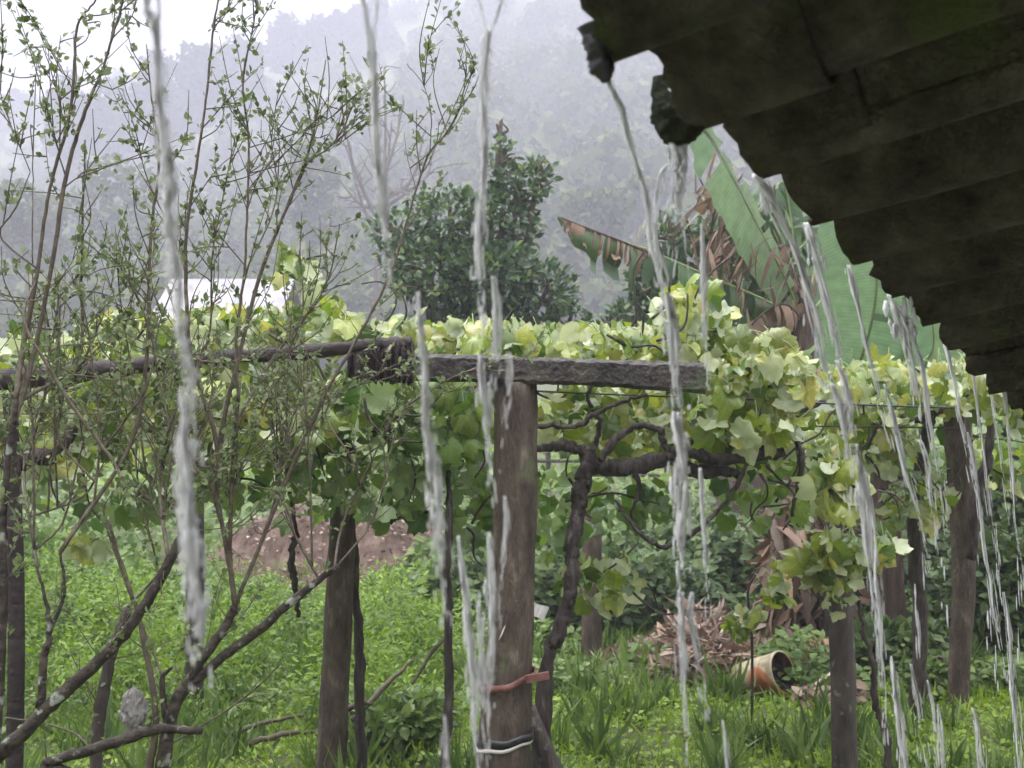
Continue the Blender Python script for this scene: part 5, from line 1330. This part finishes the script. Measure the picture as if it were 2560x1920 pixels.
# unseen wall and floor added under the eave, pale to bounce light onto streams
def bounce_surfaces():
    o = E0 + CDIR * 2.0
    m = MB()
    a = o - EDIR * 2.5; b_ = o + EDIR * 4.0
    t = np.array([CDIR[0], CDIR[1], 0]); t = unit(t) * .15
    V = [(a[0], a[1], 0), (b_[0], b_[1], 0), (b_[0], b_[1], b_[2] - .02), (a[0], a[1], a[2] - .02)]
    V += [tuple(np.array(p) + t) for p in V]
    m.add(V, [(0, 1, 2, 3), (4, 7, 6, 5), (0, 4, 5, 1), (2, 6, 7, 3), (1, 5, 6, 2), (0, 3, 7, 4)])
    w = m.build("bounce_wall", M["bounce_white"], None, False); w["kind"] = "structure"  # added out of view, brightens the streams and the roof underside
    a2 = E0 - CDIR * .1 - EDIR * 2.5; b2 = E0 - CDIR * .1 + EDIR * 4
    f = MB(); V = [(a2[0], a2[1], .12), (b2[0], b2[1], .12), (b_[0], b_[1], .12), (a[0], a[1], .12)]; V += [(x, y, -.05) for x, y, _ in V]
    f.add(V, [(3, 2, 1, 0), (4, 5, 6, 7), (0, 1, 5, 4), (2, 3, 7, 6), (1, 2, 6, 5), (0, 4, 7, 3)])
    fl = f.build("bounce_floor", M["bounce_pale"], None, False); fl["kind"] = "structure"  # unseen floor, added to throw light back up
bounce_surfaces()

# ------------------------------------------------------------------ water pouring off the eave
def stream(label, segs, d, seed, milk=False):
    """segs: runs of (x, y, width px). Each run is two or three thin continuous threads of water inside a
    loose sheaf of long drops and filaments, all following the fall."""
    r = np.random.default_rng(seed)
    px = d / F
    top = P(segs[0][0][0], segs[0][0][1], d)
    root = empty("water_stream", tuple(top)); mat = M["water_milk" if milk else "water"]
    dr = MB()
    for run in segs:
        run = np.array(run, dtype=float); run[:, 2] *= 1.3
        pts = np.array([P(x, y, d) for x, y, _ in run])
        if len(run) == 3 and run[-1][1] - run[0][1] < 75:
            c = catmull(pts, 4); V, Fs = tube(c, np.interp(np.linspace(0, 1, len(c)), [0, .5, 1], run[:, 2] * .22 * px), 6); dr.add(V, Fs); continue
        Lp = np.sum(np.linalg.norm(np.diff(pts, axis=0), axis=1)) / px
        c = catmull(pts, max(4, int(Lp / 9 / max(1, len(pts) - 1))))
        k = len(c); s = np.linspace(0, Lp, k)
        w = np.interp(np.linspace(0, 1, k), np.linspace(0, 1, len(run)), run[:, 2]) / 2 * px
        side = lambda q, dep: np.stack([q, dep, 0 * q], -1)
        m = MB()
        for q in range(3 if run[:, 2].max() > 18 else 2):
            ph = r.uniform(0, 6.28, 5); fr = r.uniform(.009, .02)
            off = side(w * .45 * np.sin(s * fr + ph[0]), w * .4 * np.cos(s * fr * .8 + ph[1]))
            rad = w * r.uniform(.20, .34) * (1 + .28 * np.sin(s * r.uniform(.05, .09) + ph[2]) + .2 * np.sin(s * r.uniform(.13, .22) + ph[3]))
            i1 = k if q == 0 else max(6, int(k * r.uniform(.45, 1)))
            cc = (c + off)[:i1]; kk = len(cc)
            rr = rad[:i1] * np.clip(np.minimum((np.arange(kk) + 2) / 4, (kk - np.arange(kk)) / 14), .06, 1)
            V, Fs = tube(cc, rr, 7); m.add(V, Fs)
        o = m.build("thread", mat, root); o["kind"] = "stuff"
        for _ in range(int(Lp / 1000 * (70 + 5.5 * run[:, 2].mean()))):
            l = r.uniform(12, 85); i = int(r.integers(0, k)); j = min(k - 1, i + max(1, int(l / 9)))
            o1 = np.array([r.normal(0, .48), r.normal(0, .35), 0]) * w[i]; o2 = o1 * r.uniform(.8, 1.3)
            p0, p1 = c[i] + o1, (c[j] if j > i else c[i] + (c[i] - c[i - 1])) + o2
            rd = max(w[i], .0016) * r.uniform(.05, .15)
            V, Fs = tube(np.array([p0, p0 * .75 + p1 * .25, p0 * .4 + p1 * .6, p1 * .9 + p0 * .1, p1]), [rd * .15, rd * .6, rd, rd * .8, rd * .2], 5, False); dr.add(V, Fs)
        e = c[-1]; dv = c[-1] - c[-2]; dv = dv / (np.linalg.norm(dv) + 1e-9)
        for _ in range(12):
            p = e + dv * r.uniform(-20, 130) * px + np.array([r.normal(0, .6), r.normal(0, .4), 0]) * w.mean(); l = r.uniform(10, 50) * px; q = w.mean() * r.uniform(.06, .18)
            V, Fs = tube(np.array([p, p + dv * l * .4, p + dv * l * .8, p + dv * l]), [q * .2, q, q, q * .2], 5, False); dr.add(V, Fs)
    if dr.v:
        o = dr.build("droplets", mat, root); o["kind"] = "stuff"
    tag(root, label, "water stream", "streams of rainwater falling from the eave")
    return root
def drops(x, y0, y1, w, n, seed, dx=0):
    """Short broken pieces down a stream's path."""
    r = np.random.default_rng(seed); out = []
    for y in np.sort(r.uniform(y0, y1, n)):
        l = r.uniform(14, 70); xx = x + dx * (y - y0) / max(1, y1 - y0) + r.normal(0, w * .5)
        ww = w * r.uniform(.25, .8)
        out.append([(xx, y, ww * .4), (xx + .02 * l, y + l * .5, ww), (xx + .05 * l, y + l, ww * .3)])
    return out

stream("widest blurred waterfall, nearest the camera, in front of the shrub", [[(372, -920, 14), (368, -60, 26), (378, 40, 26), (392, 140, 22), (402, 260, 30), (412, 380, 42), (424, 470, 40), (434, 600, 30), (442, 740, 34), (454, 830, 30), (474, 920, 24), (482, 1000, 20)],
    [(392, -60, 12), (396, 60, 12), (400, 200, 10)], [(468, 1010, 14), (456, 1100, 34), (462, 1200, 42), (476, 1320, 48), (490, 1440, 52), (494, 1530, 44), (498, 1590, 12)]] + drops(470, 880, 1100, 24, 10, 5), 0.680, 201, True)
stream("blurred waterfall passing in front of the bare tree", [[(888, -458, 10), (905, -60, 12), (915, 40, 16), (928, 130, 26), (936, 260, 22), (944, 380, 26), (956, 480, 28), (962, 550, 20), (966, 600, 8)], [(948, -60, 8), (940, 40, 9), (930, 110, 10)],
    [(1046, 730, 14), (1052, 820, 22), (1060, 900, 18), (1066, 980, 26), (1068, 1080, 24), (1080, 1180, 32), (1090, 1270, 38), (1098, 1340, 26), (1104, 1420, 8)], [(1112, 1790, 8), (1114, 1850, 20), (1112, 1960, 24)]] + drops(1075, 1000, 1420, 24, 10, 6, 20), 0.825, 202, True)
stream("bright twisting waterfall crossing the citrus tree", [[(1190, -60, 9), (1204, 30, 9), (1216, 80, 12)], [(1249, -135, 12), (1262, -60, 12), (1248, 20, 12), (1228, 80, 16)], [(1218, 70, 24), (1212, 130, 22), (1208, 220, 24), (1212, 330, 22), (1210, 430, 22), (1204, 520, 28), (1198, 620, 32), (1202, 700, 26)],
    [(1234, 690, 16), (1244, 780, 26), (1246, 850, 24), (1240, 900, 14)], [(1204, 885, 20), (1208, 960, 32), (1214, 1040, 24), (1222, 1120, 10)], [(1272, 880, 14), (1276, 940, 18), (1270, 990, 6)]], 0.970, 203)
stream("lower reach of white water in front of the main post", [[(1262, 1240, 8), (1266, 1300, 16), (1262, 1380, 14), (1258, 1420, 5)], [(1222, 1330, 12), (1228, 1420, 20), (1232, 1540, 22), (1228, 1640, 26), (1224, 1720, 14)], [(1146, 1340, 8), (1162, 1470, 20), (1172, 1580, 24), (1182, 1700, 26), (1188, 1790, 16), (1190, 1860, 6)],
    [(1196, 1500, 10), (1202, 1600, 18), (1206, 1700, 16), (1210, 1760, 6)]] + drops(1215, 1350, 1760, 20, 12, 8), 0.970, 204, True)
stream("clear thin stream falling from the wet scrap at the eave's corner", [[(1517, 104, 12), (1518, 200, 16), (1534, 235, 20), (1552, 275, 22), (1562, 310, 17), (1578, 370, 16), (1598, 430, 17), (1612, 480, 18), (1624, 540, 22), (1634, 610, 26), (1650, 680, 28), (1658, 720, 26)],
    [(1660, 730, 30), (1674, 800, 34), (1684, 870, 26), (1690, 950, 22), (1694, 1020, 24)], [(1690, 1030, 30), (1700, 1120, 36), (1704, 1220, 36), (1702, 1320, 30), (1700, 1380, 16)], [(1704, 1480, 12), (1702, 1560, 22), (1708, 1660, 20), (1714, 1740, 18), (1718, 1830, 10)],
    [(1730, 1480, 10), (1728, 1540, 24), (1738, 1610, 18), (1746, 1660, 8)]] + drops(1690, 1000, 1440, 26, 12, 9, 15), 1.116, 205)
stream("splashing water leaping off the mossy lip of the eave", [[(1672, 345, 20), (1690, 372, 46), (1696, 402, 42), (1690, 428, 26)], [(1722, 288, 12), (1715, 330, 12), (1708, 360, 26), (1702, 395, 22), (1708, 430, 20), (1702, 480, 20), (1696, 540, 10)], [(1672, 410, 10), (1650, 440, 14), (1640, 500, 14), (1636, 570, 18), (1640, 640, 18), (1650, 700, 14)],
    [(1700, 500, 10), (1708, 560, 8)], [(1752, 560, 8), (1758, 620, 18), (1762, 700, 18), (1760, 780, 14), (1764, 840, 6)], [(1750, 1170, 10), (1758, 1260, 18), (1762, 1360, 16), (1764, 1420, 6)]] + drops(1695, 350, 470, 40, 14, 10), 1.261, 206)
stream("small arc of clear water springing from the mossy lip", [[(1722, 288, 8), (1732, 312, 10), (1752, 322, 13), (1776, 345, 13), (1792, 375, 12), (1812, 410, 9), (1838, 445, 8), (1856, 480, 4)]], 1.261, 207)
F3 = [[(1885, 434, 14), (1896, 450, 24), (1914, 478, 30), (1930, 505, 30), (1946, 535, 20), (1960, 570, 16), (1984, 610, 18), (2000, 660, 14), (2016, 720, 24), (2030, 770, 34), (2042, 830, 34), (2052, 880, 18), (2066, 930, 12)], [(2080, 960, 16), (2100, 1010, 22), (2112, 1080, 18), (2120, 1150, 14)],
    [(2140, 1110, 14), (2150, 1180, 26), (2158, 1250, 22), (2166, 1340, 22), (2176, 1420, 18), (2184, 1500, 14), (2190, 1560, 8)]]
stream("streaming rope of white water from the third corrugation", F3 + drops(1925, 455, 540, 26, 8, 11, 30) + drops(2110, 960, 1250, 22, 9, 12, 40), 1.407, 208)
stream("stream ending in a long fall past the sprouting vine", [[(2012, 556, 18), (2026, 585, 26), (2038, 620, 24), (2046, 660, 20), (2060, 720, 18), (2076, 790, 20), (2088, 850, 18), (2098, 890, 14)], [(2092, 900, 20), (2110, 960, 24), (2122, 1020, 18), (2130, 1080, 8)],
    [(2160, 1180, 16), (2172, 1260, 20), (2184, 1360, 18), (2192, 1440, 18), (2200, 1530, 16), (2202, 1640, 14), (2206, 1720, 6)]] + drops(2020, 560, 650, 24, 8, 13, 20), 1.552, 209)
stream("narrow bright stream crossing the broad banana leaf", [[(2122, 662, 16), (2130, 700, 20), (2138, 740, 20), (2148, 790, 12), (2160, 840, 16), (2174, 900, 14), (2184, 940, 10), (2194, 980, 8)], [(2210, 960, 10), (2226, 1010, 14), (2238, 1060, 14), (2250, 1110, 18), (2266, 1180, 22), (2284, 1240, 14), (2296, 1290, 6)],
    [(2228, 1640, 6), (2236, 1700, 18), (2248, 1790, 22), (2258, 1890, 22), (2262, 1960, 14)], [(2276, 1660, 8), (2290, 1740, 20), (2298, 1800, 12)]] + drops(2280, 1230, 1650, 14, 9, 14, 20), 1.697, 210)
stream("foaming splash under the eave right of the broad banana leaf", [[(2220, 734, 12), (2226, 745, 16), (2240, 770, 30), (2250, 800, 34), (2262, 840, 18), (2276, 890, 20), (2286, 940, 16), (2290, 990, 12)], [(2262, 775, 8), (2276, 810, 10), (2284, 850, 14), (2300, 900, 12), (2312, 960, 12), (2318, 1010, 14), (2330, 1080, 12), (2340, 1140, 14), (2346, 1180, 6)],
    [(2300, 1100, 10), (2316, 1150, 16), (2326, 1220, 8)], [(2318, 1700, 8), (2330, 1760, 14), (2336, 1830, 10)], [(2344, 1760, 8), (2352, 1840, 18), (2360, 1960, 14)]] + drops(2245, 740, 820, 44, 16, 15, 20) + drops(2330, 1180, 1560, 12, 9, 16, 40), 1.843, 211)
stream("stream from the eave's lower corrugation in front of the grey post", [[(2364, 852, 14), (2370, 880, 16), (2378, 920, 12), (2388, 960, 12), (2396, 1010, 16), (2408, 1070, 18), (2416, 1110, 10)], [(2420, 1080, 8), (2432, 1140, 12), (2440, 1200, 14), (2448, 1260, 12), (2456, 1330, 12), (2464, 1390, 10), (2476, 1450, 14), (2486, 1530, 14), (2494, 1580, 6)],
    [(2430, 1770, 8), (2444, 1830, 20), (2452, 1960, 18)]] + drops(2460, 1380, 1760, 14, 10, 17, 40), 2.134, 212)
stream("fine stream next to last at the far end of the eave", [[(2424, 902, 8), (2432, 930, 7), (2440, 1000, 7), (2450, 1070, 8), (2462, 1150, 8), (2470, 1220, 10), (2480, 1290, 6)], [(2508, 1480, 8), (2520, 1560, 16), (2528, 1640, 12), (2532, 1700, 6)], [(2524, 1660, 8), (2532, 1730, 18), (2544, 1840, 18), (2552, 1960, 12)]] + drops(2480, 1290, 1500, 10, 7, 18, 25), 2.279, 213)
stream("fine stream at the very end of the eave, beside the picture's edge", [[(2460, 928, 6), (2476, 975, 6), (2484, 1030, 6), (2496, 1100, 7), (2504, 1160, 6)], [(2508, 955, 12), (2516, 1010, 7), (2522, 1090, 8), (2530, 1180, 10), (2536, 1280, 8), (2546, 1360, 6)]] + drops(2540, 1380, 1640, 9, 7, 19, 12), 2.425, 214)
stream("short streak of water falling onto the lawn right of the bucket's heap", [[(1806, 1800, 6), (1812, 1840, 12), (1822, 1960, 14)]], 1.261, 215, True)

# ------------------------------------------------------------------ the wet air
def haze():
    m, N, L = nodes("haze")
    v = N.new("ShaderNodeVolumePrincipled")
    v.inputs["Color"].default_value = (.70, .70, .80, 1)
    v.inputs["Density"].default_value = .0038
    v.inputs["Anisotropy"].default_value = 0.0
    o = N.new("ShaderNodeOutputMaterial"); L.new(v.outputs[0], o.inputs["Volume"])
    b = MB(); b.box((0, 240, 80), (1160, 600, 172))
    h = b.build("haze", m, None, False); h["kind"] = "stuff"
haze()
